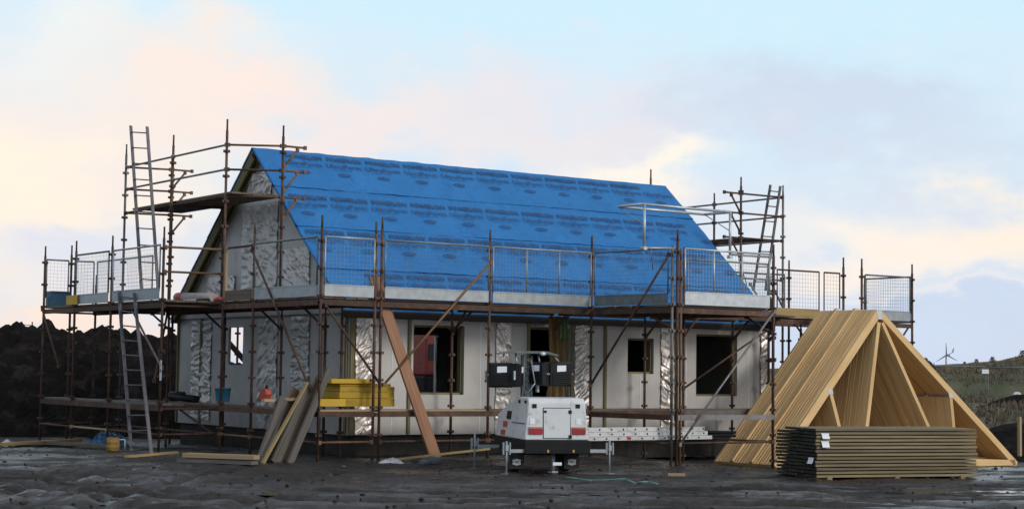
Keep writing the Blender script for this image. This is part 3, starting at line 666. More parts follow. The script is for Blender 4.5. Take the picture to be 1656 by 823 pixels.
brace((BX0-.12, BY+.06, 3.5), (4.64, -1.45, .98)); brace((BX1-.02, BY-.06, 2.5), (BX0+.04, BY-.06, -.1), 'steel')
brace((BX0+.1, BY+.05, 2.05), (BX0-.05, -2.8, 2.4)); brace((BX1, BY+.06, 2.05), (BX1-.1, BY+.7, 2.4)); brace((7.1, -1.4, 2.0), (7.5, -1.4, 2.42))
# right-hand return of the deck and the tower at the far gable
RY = -.42
for (x, y, zt, mt) in ((10.55, RY, 3.7, 'rust'), (12.75, RY, 3.95, 'rust'), (15.05, RY, 3.9, 'rust'), (12.6, 1.2, 3.95, 'rust'), (15.05, 1.1, 3.7, 'steel'), (13.35, RY, 3.95, 'rust'), (11.95, 1.2, 3.9, 'rust')): standard(x, y, zt, None, mt)
for a, b in ((10.55, 12.75), (12.75, 15.05)):
    ledger((a, RY, ZD-.09), (b, RY, ZD-.09)); ledger((a, 1.2, ZD-.09), (b, 1.15, ZD-.09)); boards((a, RY+.03), (b, RY+.03), (0, 1), 5, ZD)
ledger((9.62, -1.4, ZD-.09), (10.55, RY, ZD-.09)); boards((9.6, -1.36), (10.6, -1.0), (.3, 1), 4, ZD-.002)
brace((11.95, 1.2, 3.5), (12.6, 1.25, 2.6), 'steel'); brace((15.0, RY+.03, 2.45), (14.5, RY+.03, 1.9)); brace((10.6, .4, 3.3), (11.2, .4, 2.6), 'steel')
brace((11.2, RY, 2.4), (11.6, RY, 2.0)); standard(11.45, RY+.05, 2.5); standard(12.0, 2.2, 2.5)
TX, TXi, TY0, TY1 = 12.6, 11.25, 1.41, 3.86
standard(TX, TY0, 5.75, None, 'steel'); standard(TXi, TY0, 5.85, None, 'rust'); standard(TX, TY1, 5.75, None, 'rust'); standard(TXi-.1, 4.6, 6.3, 2.5, 'rust_orange')
for z in (4.42, 5.0, 5.46):
    ledger((TX, TY0, z), (TX, TY1, z), 'steel'); ledger((TX, TY1, z), (TX, 6.3, z), 'steel')
    ledger((TXi, TY0, z), (TX, TY0, z)); ledger((TXi, TY0, z), (TXi-.55, TY0, z), 'rust', 'bracket'); brace((TXi-.02, TY0, z-.45), (TXi-.32, TY0, z-.03))
boards((TXi+.05, TY0), (TXi+.05, TY1+.1), (1, 0), 4, 4.42); ledger((TXi, TY0, 4.34), (TXi, TY1, 4.34)); standard(TX-.05, 6.2, 5.5, 2.5)
ledger((TXi, TY0, ZR-.1), (TX, TY0, ZR-.1), 'galv'); ledger((TXi-1, TY0, ZR-.1), (TXi, TY0, ZR-.1), 'galv')
fascia_board((10.35, RY-.05), (11.9, RY-.05), 'board_yellow', .22, 2.62); fascia_board((X0-.03, 1.3), (X0-.03, 2.5), 'board', .2, 2.64)
fascia_board((BX1+.02, BY), (7.2, -1.5), 'board', .2, 2.64)
m_ = MB(); m_.beam((X0-.03, 2.42, 2.6), (X0-.03, 2.42, 3.6), .05, .07); m_.build('timber_post', M['board_pale'], scaf)
ledger((X0, 1.25, ZR), (X0, 2.57, ZR), 'rust', 'guard_rail')
# mesh guard panels hooked along the deck edges
def guard(p, q, label, z0=2.545, z1=3.6, posts=0, mt='galv_dark', toe=.2, grid=.075, toe_mt=None, tt=None):
    p, q = V((*p, z0)), V((*q, z0)); d = (q-p); L = d.length; d.normalize(); up = V((0, 0, 1)); p = p+d*.05; L -= .10; h = z1-z0
    t = thing('mesh_guard', label, 'guard panel', p, 'mesh guard panels along the scaffold decks')
    m_ = MB()
    m_.tube(p+up*(toe), p+up*h, .017, n=6); m_.tube(p+d*L+up*toe, p+d*L+up*h, .017, n=6); m_.tube(p+up*h, p+d*L+up*h, .02, n=6)
    for k in range(posts): e = p+d*L*(k+1)/(posts+1); m_.tube(e+up*toe, e+up*h, .016, n=6)
    m_.build('frame', M[mt], t)
    m_ = MB(); r = .0023; n = int(L/grid); nrm = d.cross(up)*.004
    for k in range(1, n): e = p+d*L*k/n; m_.tube(e+up*toe, e+up*(h-.01), r, n=3, caps=False)
    n = int((h-toe)/grid)
    for k in range(1, n): z = up*(toe+(h-toe)*k/n); m_.tube(p+z+nrm, p+d*L+z+nrm, r, n=3, caps=False)
    m_.build('wire_mesh', M[mt], t)
    if toe > .05:
        m_ = MB(); m_.beam(p+up*toe/2, p+d*L+up*toe/2, .012, toe); m_.beam(p+up*toe, p+d*L+up*toe, .03, .018); m_.build('toe_plate', M[toe_mt or mt], t)
    return t
guard((X0, -1.44), (-.28, -1.44), 'short mesh guard on the front corner, left of the red leaning beam', mt='galv', toe_mt='galv')
guard((-.15, -1.44), (2.24, -1.44), 'long mesh guard directly above the big left front window', toe_mt='galv')
guard((2.24, -1.44), (4.69, -1.44), 'mesh guard with two thin uprights above the doorway and lights', posts=2, mt='galv', toe_mt='galv')
guard((4.65, -1.5), (BX0-.12, BY+.05), 'dull mesh guard on the left side of the projecting loading bay', toe_mt='galv_dark')
guard((BX0+.14, BY-.03), (BX1-.08, BY-.03), 'bright galvanised mesh guard across the front of the loading bay', posts=2, mt='galv_bright', toe=.24, toe_mt='galv_bright')
guard((7.15, -1.4), (9.5, -1.4), 'mesh guard seen behind the bright loading bay panel, against the blue roof', toe=.05)
guard((X0-.03, 1.2), (X0-.03, -1.35), 'bluish mesh guard in front of the foil gable, beside the corner', mt='galv_dark', toe_mt='galv')
guard((XB-.03, 5.2), (XB-.03, 2.75), 'mesh guard at the top of the long grey ladder', mt='galv', toe=.22, toe_mt='galv')
guard((XB-.03, 7.25), (XB-.03, 5.33), 'mesh guard between the yellow board and the ladder bay', mt='galv_dark', toe=.2, toe_mt='galv')
guard((XB, 9.2), (-2.0, 9.24), 'small mesh guard at the far left end, behind the blue crate', mt='galv', toe=.2, toe_mt='galv')
guard((-1.95, 9.24), (X0, 9.24), 'small mesh guard behind the yellow board on the left deck', mt='galv', toe=.05)
guard((X0, 9.2), (X0, 6.0), 'mesh guard on the inner far edge of the left deck', mt='galv', toe=.05)
guard((10.6, RY-.02), (12.0, RY-.02), 'mesh guard above the yellow board at the right end of the front', mt='rust', toe=.06, grid=.085, z1=3.58)
guard((13.4, RY-.02), (15.0, RY-.02), 'rightmost mesh guard, above the apex of the stacked trusses', mt='galv_dark', toe=.22, toe_mt='galv', z1=3.58)
guard((12.1, RY+.02), (12.7, RY+.02), 'narrow mesh guard between the two right-hand panels', mt='rust', toe=.06, grid=.085, z1=3.58)
guard((10.9, 1.25), (12.55, 1.25), 'mesh guard at the foot of the right-hand ladder tower', mt='galv_dark', toe=.05)
guard((15.05, RY), (15.05, 1.1), 'end mesh guard closing the far right of the deck', mt='galv_dark', toe=.2)
# loading gate
g = thing('loading_gate', 'shiny galvanised pivoting gate raised over the loading bay', 'gate', (BX0, BY, 3.5))
A1, A2, B1, B2 = V((4.08, BY, 4.38)), V((6.30, BY, 4.37)), V((3.95, BY+.55, 4.36)), V((6.1, BY+.55, 4.35))
for p, q in ((A1, A2), (B1, B2), (A1, B1), (A2, B2)):
    m_ = MB(); m_.tube(p, q, .026); m_.build('top_rail', M['galv_bright'], g)
for p, q in ((V((4.14, BY, 4.38)), V((4.14, BY, 3.56))), (V((6.28, BY, 4.37)), V((6.28, BY, 3.5)))):
    m_ = MB(); m_.tube(p, q, .026); m_.box(q, (.08, .08, .06)); m_.build('upright', M['galv_bright'], g)
m_ = MB(); m_.tube((4.05, BY, 3.56), (4.95, BY, 3.6), .02); m_.build('lower_rail', M['galv'], g); m_ = MB(); m_.tube((6.28, BY, 3.55), (7.4, BY, 3.55), .02); m_.build('lower_rail', M['galv'], g)
for p, q in ((B1, V((4.12, BY, 4.0))), (B2, V((6.28, BY, 4.0))), (V((4.3, BY, 3.55)), V((4.6, BY+.3, 3.2))), (V((6.5, BY, 3.5)), V((7.0, BY+.3, 3.0)))):
    m_ = MB(); m_.tube(p, q, .01, n=6); m_.build('stay', M['galv'], g)
p = at(1, 8.7, 384, 560); standard(p.x, 8.7, 3.6)
p, q = at(1, 8.4, 362, 545), at(1, 8.4, 402, 590); m_ = MB(); m_.beam(p+(p-q)*.5, q+(q-p)*.6, .05, .12); m_.build('rear_board', M['board'], scaf)
# ladders
def ladder(pl, ql, pr, qr, n, label, mt='alu', extra=0):
    pl, ql, pr, qr = map(V, (pl, ql, pr, qr)); t = thing('ladder', label, 'ladder', (pl+pr)/2)
    nrm = (ql-pl).cross(pr-pl).normalized()
    for p, q in ((pl, ql), (pr, qr)): m_ = MB(); m_.beam(p, q, .03, .062, nrm); m_.build('stile', M[mt], t)
    for k in range(n):
        a = (k+.6)/n; m_ = MB(); m_.tube(pl.lerp(ql, a), pr.lerp(qr, a), .014, n=6); m_.build('rung', M[mt], t)
def gfix(x, y, X, off=0):
    p = at(0, X, x, y); return p
fl = at(0, -2.95, 213, 737); fr_ = at(0, -2.95, 245, 735)
ladder(fl, at(0, XB-.06, 192, 470), fr_, at(0, XB-.06, 217, 474), 11, 'long grey ladder from the mud up to the left scaffold deck', 'alu')
ladder(at(0, -2.1, 229, 468), at(0, -1.5, 211.5, 204), at(0, -2.1, 256, 470), at(0, -1.5, 238, 205.5), 10, 'upper ladder rising above the left gable platform into the sky')
ladder(at(0, 12.3, 1218, 470), at(0, 12.45, 1246, 299), at(0, 12.3, 1238, 470), at(0, 12.45, 1262, 301), 7, 'ladder on the far right gable tower, beyond the blue roof')
# ------------------------------------------------------------------ bundle of roof trusses
def trusses():
    A = V((7.69, -3.47, -.60)); R = V((15.93, -2.725, -.742)); s = (R-A).normalized(); n = V((-.09, .995, 0)).normalized(); apx = V((11.74, -2.348, 2.727))
    Mm = (A+R)/2; up = (apx-Mm); up = (up-s*up.dot(s)); h = up.length; up.normalize(); nn = s.cross(up)          # nn points to the back
    if nn.y < 0: nn = -nn
    Sp = (R-A).length; cw, th = .17, .0733
    T = thing('roof_truss', '', 'roof truss', A, 'roof trusses standing in a leaning bundle')
    ax = up*1.0; P = lambda a, z: A+s*a+up*z
    top = P(Sp/2, h)
    def member(p, q, wdt, nm, mt='pine'): m_ = MB(); m_.beam(p, q, th, wdt, (q-p).cross(nn)); return m_.build(nm, M[mt], T)
    sl = math.atan2(h, Sp/2); off = cw/2/math.cos(sl)
    member(P(0.02, -off+.12), P(Sp/2-.003, h-off), cw, 'rafter'); member(P(Sp-.02, -off+.12), P(Sp/2+.003, h-off), cw, 'rafter')
    member(P(.30, .06), P(Sp-.06, .06), .13, 'bottom_chord')
    ww = .10
    for k in (-1, 1):
        member(P(Sp/2+k*.06, h-.34), P(Sp/2+k*Sp/6, .13), ww, 'web'); member(P(Sp/2+k*Sp/4, h/2-.20), P(Sp/2+k*(Sp/6+.12+Sp*.045), .13), ww, 'web')
    m_ = MB(); f = -nn*(th/2+.003)
    for (a, z, w_, hh) in ((Sp/2, h-.16, .16, .22), (Sp/2-Sp/4, h/2-.16, .14, .10), (Sp/2+Sp/4, h/2-.16, .14, .10), (Sp/2-Sp/6, .10, .2, .1), (Sp/2+Sp/6, .10, .2, .1)):
        c = P(a, z)+f; m_.quad([c-s*w_/2-up*hh/2, c+s*w_/2-up*hh/2, c+s*w_/2+up*hh/2, c-s*w_/2+up*hh/2])
    m_.build('nail_plate', M['galv_bright'], T)
    T['label'] = 'foremost roof truss of the leaning bundle, its whole triangle of webs in view'
    N_ = 22; rg = random.Random(11)
    for k in range(1, N_):
        c = copy_tree(T, Matrix.Translation(A+nn*.0+n*(k*.0735)+s*rg.uniform(-.008, .006)+V((0, 0, rg.uniform(-.002, .002)+(.04 if k in (8, 15) else 0)))))
        c['label'] = 'roof truss inside the leaning bundle, showing mostly as the edge of its pale rafter' if k < N_-1 else 'hindmost roof truss of the bundle, nearest the foil-wrapped wall'
    # ties round the rafters
    for (e, f0, f1) in ((.42, 0, .78), (.43, .85, 1.6)):
        m_ = MB(); q = P(Sp/2*e, h*e+.012); m_.tube(q+n*f0-nn*.03, q+n*f1+up*.02, .006, n=5)
        tag(m_.build('binding_strap', M['black'], origin=q), 'thin dark strap across the %s rafters of the truss bundle' % ('front' if f0 < .1 else 'rear'), 'strap')
    m_ = MB(); bp = A+n*.75+s*.05; m_.beam(bp-n*.85+V((0, 0, -.08)), bp+n*1.0+V((0, 0, -.06)), .14, .10); tag(m_.build('timber_bearer', M['board_grey'], origin=bp), 'dark bearer under the left feet of the stacked trusses', 'timber')
    m_ = MB(); bp = R+n*.75-s*.6; m_.beam(bp-n*.85+V((0, 0, -.08)), bp+n*1.0+V((0, 0, -.06)), .14, .10); tag(m_.build('timber_bearer', M['board_grey'], origin=bp), 'dark bearer under the right feet of the stacked trusses', 'timber')
trusses()
# ------------------------------------------------------------------ decking pack
def decking():
    o = V((4.14, -8.17, -.45)); e = V((.97, -.242, 0)).normalized(); b = V((.242, .97, 0)).normalized(); L, Wd = 3.15, 1.3; nl, nb = 14, 6; lay = .0585; bw = Wd/nb
    rg = random.Random(5); z0 = gz(o.x, o.y)+.025
    G = 'treated boards in the decking pack'
    def board(L):
        t = thing('timber_board', '', 'board', (0, 0, 0), G)
        m_ = MB(); m_.beam((.012, 0, 0), (L, 0, 0), bw-.012, .039); m_.build('plank', M['tanalised'], t)
        m_ = MB(); m_.box((.006, 0, 0), (.012, bw-.012, .039)); m_.build('board_end', M['endgrain'], t)
        return t
    T = board(L); first = True
    for j in range(nl):
        for k in range(nb):
            if 0 < j < nl-1 and 0 < k and k >= nb: continue
            x = rg.uniform(-.02, .02)+(.04 if j == nl-1 and k > 2 else 0); y = bw*(k+.5)+rg.uniform(-.006, .006)
            if j == nl-1 and k == nb-1: continue
            p = o+e*x+b*y; p.z = z0+.025+lay*j
            Mx = Matrix((( e.x, b.x, 0, p.x), (e.y, b.y, 0, p.y), (0, 0, 1, p.z), (0, 0, 0, 1)))
            if k > 0 and 0 < j < nl-1 and False: continue
            if first: t = T; t.matrix_world = Mx; WM[t.name] = Mx; first = False
            else: t = copy_tree(T, Mx)
            if k == 0: lab = 'greenish treated board with its long edge on the near face of the decking pack'
            elif j == nl-1: lab = 'treated board in the top layer of the decking pack, behind the near edge'
            else: lab = 'treated board inside the decking pack, showing only its dark end'
            t['label'] = lab
    for k in range(3):                                # bearers below
        p = o+e*(.25+1.3*k); m_ = MB(); m_.beam(p-b*.02, p+b*Wd, .09, .09); 
        tag(m_.build('timber_bearer', M['tanalised'], origin=p), 'short bearer under the %s of the decking pack' % ('left end', 'middle', 'right end')[k], 'timber')
    for i, (x, z, onend, w_, h_, lab) in enumerate(((.10, .73, 0, .13, .09, 'upper white paper tag on the near face of the decking pack'), (.10, .60, 0, .13, .10, 'second white paper tag, just below the upper one on the decking pack'), (.14, .33, 1, .15, .10, 'white paper tag on the dark end of the decking pack'))):
        m_ = MB(); g_ = []
        f = o+V((0, 0, z0-.45+.45+z)); f.z = z0+z
        for r in range(5):
            row = []
            for c in range(5):
                u_, v_ = c/4, r/4; cv = .035*(1-v_)**2+.01*u_
                row.append((f+e*(x+w_*u_-.02*(r == 4)*(c == 0))-b*(.008+cv)+V((0, 0, -h_*(1-v_)))) if not onend else (f-e*(.025+cv)+b*(.02+w_*1.2*(1-u_))+V((0, 0, -h_*(1-v_)))))
            g_.append(row)
        for r in range(4):
            for c in range(4): m_.quad([g_[r][c], g_[r][c+1], g_[r+1][c+1], g_[r+1][c]], None, True)
        tag(m_.build('paper_tag', M['paper'], origin=f), lab, 'tag')
decking()
# ------------------------------------------------------------------ lighting tower trailer
def trailer():
    a = math.radians(14.5); o = ld(.79, 29.0, -.45)
    ex = LAT*math.cos(a)+DEP*math.sin(a); ey = -LAT*math.sin(a)+DEP*math.cos(a)
    Mx = Matrix(((ex.x, ey.x, 0, o.x), (ex.y, ey.y, 0, o.y), (0, 0, 1, o.z), (0, 0, 0, 1)))
    t = thing('lighting_trailer', 'white towable lighting unit with red tail lights parked in front of the doorway', 'lighting trailer', M=Mx)
    X = lambda x, y, z: Mx @ V((x, y, z))
    def bx(m_, c, s): m_.box(Mx @ V(c), s, Mx.to_3x3())
    B = MB(); hw = lambda z: .555-.07*(z-.57)/.68
    prof = [(0, .57), (.03, 1.19), (.09, 1.26), (.75, 1.27), (1.5, 1.10), (2.0, .95), (2.05, .57)]
    Lp = [X(-hw(z), y, z) for y, z in prof]; Rp = [X(hw(z), y, z) for y, z in prof]
    B.quad(Lp); B.quad(Rp[::-1])
    for i in range(len(prof)): j = (i+1) % len(prof); B.quad([Lp[i], Lp[j], Rp[j], Rp[i]])
    B.build('body', M['white'], t, bevel=.02)
    m_ = MB(); bx(m_, (0, 1.0, .455), (1.13, 2.1, .22)); m_.build('chassis', M['black'], t, bevel=.01)
    # door with its own gap line, hinges and latch
    rearn = lambda z: .03*(z-.57)/.62
    def rq(m_, x0, x1, z0, z1, d, th=.012):
        P = [X(x0, rearn(z0)-d, z0), X(x1, rearn(z0)-d, z0), X(x1, rearn(z1)-d, z1), X(x0, rearn(z1)-d, z1)]; m_.prism(P, Mx.to_3x3() @ V((0, th, 0)))
    m_ = MB(); rq(m_, -.245, .235, .595, 1.105, .004, .006); m_.build('door_gap', M['black'], t)
    m_ = MB(); rq(m_, -.233, .223, .607, 1.093, .014, .012); door = m_.build('door', M['white'], t)
    for z in (1.035, .625): m_ = MB(); rq(m_, .195, .25, z-.03, z+.03, .022, .008); m_.build('hinge', M['black'], door)
    m_ = MB(); rq(m_, -.225, -.185, 1.02, 1.06, .024, .01); m_.build('latch', M['black'], door)
    for x in (-.39, .36): m_ = MB(); rq(m_, x-.035, x+.035, 1.10, 1.165, .016, .014); m_.build('clip', M['black'], t)
    for x0 in (-.49, .255):
        m_ = MB(); rq(m_, x0, x0+.235, .665, .755, .03, .03); l = m_.build('tail_light', M['red_lens'], t, bevel=.006)
        m_ = MB(); rq(m_, x0+.004, x0+.231, .757, .785, .028, .028); m_.build('indicator_lens', M['amber_lens'], l)
    for x0 in (-.47, .33): m_ = MB(); rq(m_, x0, x0+.085, .83, .925, .008, .006); m_.build('sticker', M['paper'], t)
    for x in (-.17, .27): m_ = MB(); bx(m_, (x, -.06, .39), (.03, .01, .045)); m_.build('yellow_tag', M['insul_bright'], t)
    # left side details
    def sq(m_, y0, y1, z0, z1, d=.01):
        f = lambda y, z: X(-hw(z)-d, y, z); m_.prism([f(y0, z0), f(y1, z0), f(y1, z1), f(y0, z1)], Mx.to_3x3() @ V((.02, 0, 0)))
    for y0, z0, mt, q in ((1.05, .88, 'black', .14), (1.25, .74, 'red', .10), (1.35, .6, 'red', .09)):
        m_ = MB(); sq(m_, y0, y0+.28, z0, z0+q); m_.build('vent' if mt == 'black' else 'marker', M[mt], t)
    m_ = MB(); sq(m_, .1, .95, .83, .842); m_.build('panel_seam', M['black'], t)
    for y in (.15, .55): m_ = MB(); sq(m_, y, y+.1, 1.17, 1.22, .014); m_.build('clip', M['black'], t)
    # wheels, axle, mudflaps
    for s in (-1, 1):
        m_ = MB(); R = []
        for x, r in ((-.09, .2), (-.085, .29), (-.05, .31), (.05, .31), (.085, .29), (.09, .2)): R.append([X(s*.45+x, 1.1+r*math.cos(q), .31+r*math.sin(q)) for q in [2*math.pi*i/28 for i in range(28)]])
        m_.rings(R); wh = m_.build('wheel', M['rubber'], t)
        m_ = MB(); m_.tube(X(s*.45+s*.06, 1.1, .31), X(s*.45+s*.097, 1.1, .31), .17, n=18); m_.build('rim', M['galv_dark'], wh)
        xf = -.60 if s < 0 else .36
        m_ = MB(); bx(m_, (xf, .35, .21), (.26, .012, .26)); fl_ = m_.build('mudflap', M['rubber'], t)
        m_ = MB(); hexa = [(-.075, .035), (0, .055), (.075, .035), (.06, 0), (.075, -.035), (0, -.055), (-.075, -.035), (-.06, 0)]
        m_.prism([X(xf+q[0], .335, .19+q[1]) for q in hexa], Mx.to_3x3() @ V((0, .006, 0))); m_.build('maker_plate', M['offwhite'], fl_)
        tm = text_mesh('TEC', .055, .001); wd_ = max(v.x for v in tm[0]); m_ = MB(); put_text(m_, tm, X(xf-.048, .331, .172), ex, V((0, 0, 1)), .096/wd_, 1); m_.build('plate_lettering', M['ink_black'], fl_)
    m_ = MB(); m_.tube(X(-.5, 1.1, .31), X(.5, 1.1, .31), .035); m_.build('axle', M['black'], t)
    m_ = MB(); m_.tube(X(.02, .3, .36), X(.02, .3, .05), .03); m_.box(X(.02, .3, .03), (.12, .12, .03)); m_.build('prop_stand', M['galv'], t)
    m_ = MB(); bx(m_, (0, -.02, .18), (.15, .03, .05)); m_.build('light_plate', M['paper'], t)
    # outriggers and jacks
    for (x0, x1, y, zt) in ((-.42, -.86, .02, .55), (.45, .92, .02, .57), (-.45, -1.0, 1.7, .62)):
        m_ = MB(); m_.beam(X(x0, y, .39), X(x1-.05*(1 if x1 > 0 else -1), y, .39), .05, .055); arm = m_.build('outrigger', M['galv'], t)
        m_ = MB(); m_.tube(X(x1, y, .02), X(x1, y, zt), .018); m_.box(X(x1, y, .012), (.13, .13, .015)); jk = m_.build('jack', M['galv'], arm)
        m_ = MB(); bx(m_, (x1-.055, y, .43), (.018, .07, .2)); bx(m_, (x1+.055, y, .43), (.018, .07, .2)); bx(m_, (x1, y-.03, .44), (.05, .03, .1)); m_.build('clamp', M['galv'], arm)
    m_ = MB(); m_.beam(X(0, 2.0, .45), X(0, 3.2, .42), .08, .08); m_.build('drawbar', M['black'], t)
    # mast, cross bar, four floodlights
    m_ = MB()
    for x in (-.36, -.22):
        for y in (.85, 1.0): m_.tube(X(x, y, .9), X(x, y, 1.98), .016)
    for k in range(8):
        z = 1.0+.12*k; m_.tube(X(-.36, .85, z), X(-.22, .85, z+.1), .008, n=5); m_.tube(X(-.36, .85, z+.1), X(-.22, .85, z), .008, n=5)
    bx(m_, (-.29, .92, 1.35), (.09, .09, .7)); m_.build('mast', M['galv_dark'], t)
    m_ = MB(); P = [(-.80, 2.0), (-.62, 2.045), (.02, 2.045), (.24, 1.985), (.20, 1.965), (0, 2.005), (-.6, 2.005), (-.78, 1.985)]; m_.prism([X(x, .75, z) for x, z in P], Mx.to_3x3() @ V((0, .28, 0))); m_.build('cross_bar', M['galv_dark'], t)
    m_ = MB(); m_.blob(X(-.06, .72, 2.0), (.06, .04, .04), 2, .35, 2.5); m_.build('beacon', M['galv_bright'], t)
    m_ = MB(); m_.tube(X(-.25, .8, 1.9), X(-.2, .7, 1.5), .012); m_.tube(X(-.2, .7, 1.5), X(-.33, .8, 1.3), .012); m_.box(X(-.16, .8, 1.58), (.05, .05, .18)); m_.box(X(-.13, .8, 1.42), (.04, .05, .14)); m_.build('cable', M['galv'], t)
    for (x, z, w_, h_, yaw_, dp) in ((-.78, 1.63, .40, .42, -.12, .22), (-.50, 1.63, .36, .40, 1.15, .2), (-.10, 1.66, .36, .40, -1.0, .2), (.24, 1.66, .45, .42, .12, .24)):
        R3 = Mx.to_3x3() @ Matrix.Rotation(yaw_, 3, 'Z'); c = Mx @ V((x, .8, z)); Q = lambda a, b, d: c+R3 @ V((a, b, d))
        m_ = MB(); r1 = [Q(a*w_/2, dp/2, b*h_/2) for a, b in ((-1, -1), (1, -1), (1, 1), (-1, 1))]; r2 = [Q(a*w_/2, -dp*.1, b*h_/2) for a, b in ((-1, -1), (1, -1), (1, 1), (-1, 1))]; r3 = [Q(a*w_*.44, -dp/2, b*h_*.43) for a, b in ((-1, -1), (1, -1), (1, 1), (-1, 1))]
        m_.rings([r1, r2, r3], smooth=False)
        for k in range(5): m_.beam(Q(-w_*.35, -dp*.52, -h_*.33+k*.035), Q(w_*.35, -dp*.52, -h_*.33+k*.035), .012, .03, R3 @ V((0, 0, 1)))
        fd = m_.build('floodlight', M['black'], t, bevel=.012)
        m_ = MB(); m_.prism([Q(a, -dp/2-.004, b) for a, b in ((-.075, .04), (.09, .05), (.09, .15), (-.075, .145))], R3 @ V((0, .004, 0))); m_.build('sticker', M['paper'], fd)
        m_ = MB(); m_.prism([Q(a*w_*.45, dp/2+.002, b*h_*.45) for a, b in ((-1, -1), (1, -1), (1, 1), (-1, 1))], R3 @ V((0, .006, 0))); m_.build('lens', M['glass'], fd)
        m_ = MB(); m_.tube(Q(0, 0, h_/2), X(max(min(x, .15), -.7), .88, 2.0), .016); m_.tube(Q(-w_/2-.05, 0, 0), Q(w_/2+.05, 0, 0), .014); m_.box(Q(-w_/2-.05, 0, 0), (.03, .03, .15)); m_.build('yoke', M['galv'], fd)
trailer()
# folded ladder sections on edge on the base rails behind the trailer
def folded_ladder():
    p, q = V((2.6, -3.42, .085)), V((6.05, -3.42, .085)); t = thing('extension_ladder', 'folded white ladder sections lying on edge between the trailer and truss bundle', 'ladder', p)
    for k, (z, hgt, x0, x1, y) in enumerate(((.20, .085, 0, -.17, 0), (.115, .085, .05, -.1, -.012), (.035, .075, .02, 0, -.03))):
        m_ = MB(); m_.beam(p+V((x0, y, z-.085)), q+V((x1, y, z-.085)), .05, hgt-.006); st = m_.build('stile', M['offwhite'], t)
        for i in range(12):
            c = p+V((.17+.28*i+(.14 if k == 2 else 0), y-.027, z-.085))
            if c.x > q.x-.15: continue
            m_ = MB(); m_.tube(c, c+V((0, -.006, 0)), .017, n=8); m_.build('rung_end', M['black'], st)
    m_ = MB(); m_.prism([p+V((x, -.06, z)) for x, z in ((1.36, -.075), (1.43, -.075), (1.43, -.005), (1.34, -.01))], (0, .004, 0)); m_.build('red_tag', M['red'], t)
    m_ = MB(); m_.box(p+V((2.62, -.058, -.05)), (.11, .004, .045)); m_.build('sticker', M['paper'], t)
folded_ladder()
for k, (z, x1) in enumerate(((.13, 6.9), (.06, 6.95))):
    m_ = MB(); m_.tube((5.9, -3.25+.06*k, z), (x1, -3.2+.06*k, z-.02), .03); tag(m_.build('loose_pipe', M['black'], origin=(5.9, -3.2, z)), '%s dark pipe poking out at the right end of the white ladder' % ('upper', 'lower')[k], 'pipe')
# ------------------------------------------------------------------ leaning timbers and planks
def plank(p, q, w_, th_, mt, label, name='plank', up=None, cat='plank', group=None):
    m_ = MB(); m_.beam(p, q, w_, th_, up or (0, 0, 1)); return tag(m_.build(name, M[mt], origin=p), label, cat, group)
LG = 'planks leaning at the scaffold corner'
def lean(b, t_, w_, th_, mt, label, db=30.2, dt=31.0):
    p = atd(db, *b); q = atd(dt, *t_); p.z = max(p.z, gz(p.x, p.y)-.02) if p.z < -.3 else p.z
    d = q-p; face = d.cross(LAT*math.cos(.9)+DEP*math.sin(.9)); plank(p, q, w_, th_, mt, label, up=face, group=LG)
lean((421, 748), (459, 644), .2, .045, 'board_grey', 'short brown-grey plank, leftmost of the planks leaning at the corner', 30.1, 30.8)
lean((424, 753), (497, 618), .035, .06, 'board_yellow', 'thin pale yellow batten leaning among the grey planks', 29.9, 30.9)
lean((445, 754), (503, 622), .22, .045, 'board_grey', 'wide bluish-grey plank leaning right behind the yellow batten', 30.2, 31.1)
lean((458, 754), (517, 612), .18, .045, 'board', 'dark brown plank leaning between the grey plank and the rightmost one', 30.35, 31.25)
lean((468, 753), (532, 598), .13, .05, 'board_grey', 'tallest plank, rightmost of those leaning at the corner, with pale edge', 30.2, 31.15)
lean((430, 752), (478, 628), .2, .045, 'board', 'dark plank half hidden behind the yellow leaning batten', 30.5, 31.2)
p, q = at(1, -1.62, 703, 741), at(1, -1.22, 603, 446); d = (q-p).normalized()
for k, nm in ((0, 'near'), (1, 'far')):
    o_ = (LAT*.6+DEP*.8)*(.055*k); plank(p+o_, q+o_-d*.04*k, .05, .2, 'redwood', '%s half of the doubled reddish timber leaning against the front deck' % nm, 'timber_beam', (1, .1, 0), 'timber', 'doubled reddish timbers leaning on the front deck')
for i, (a, b, z, w_, th_, mt, lab) in enumerate((((300, 735), (415, 739), .09, .2, .07, 'board_pale', 'upper pale plank in the low stack left of the leaning planks'), ((292, 743), (412, 748), .0, .22, .06, 'board_grey', 'lower grey plank in the low stack left of the leaning planks'))):
    p = at(2, gz(-3, -1)+.05+z, *a); q = at(2, gz(-3, -1)+.05+z, *b); plank(p, q, w_, th_, mt, lab)
p, q = at(2, -.36, 0, 718), at(2, -.34, 128, 711); plank(p, q, .16, .06, 'board_yellow', 'long pale plank on the mud at far left')
p, q = at(2, -.36, 60, 714), at(2, -.34, 190, 722); plank(p, q, .15, .05, 'board', 'dark plank on the mud beside the yellow drum')
p, q = at(1, -2.0, 622, 757), at(1, -1.7, 792, 725); p.z = max(p.z, gz(p.x, p.y)+.03); plank(p, q, .03, .04, 'board_yellow', 'thin pale batten slanting from the mud to the base rail below the left window', 'batten', None, 'batten')
p, q = at(2, -.36, 205, 738), at(2, -.36, 285, 731); plank(p, q, .1, .04, 'board_yellow', 'pale yellowish board at the foot of the long ladder')
p = at(2, -.40, 1092, 767); plank(p-LAT*.12, p+LAT*.16, .12, .04, 'board_pale', 'small pale sole board under the loading bay pole')
p = at(2, -.42, 545, 754); plank(p-LAT*.15, p+LAT*.15, .1, .03, 'board_pale', 'small pale offcut on the mud right of the leaning planks')
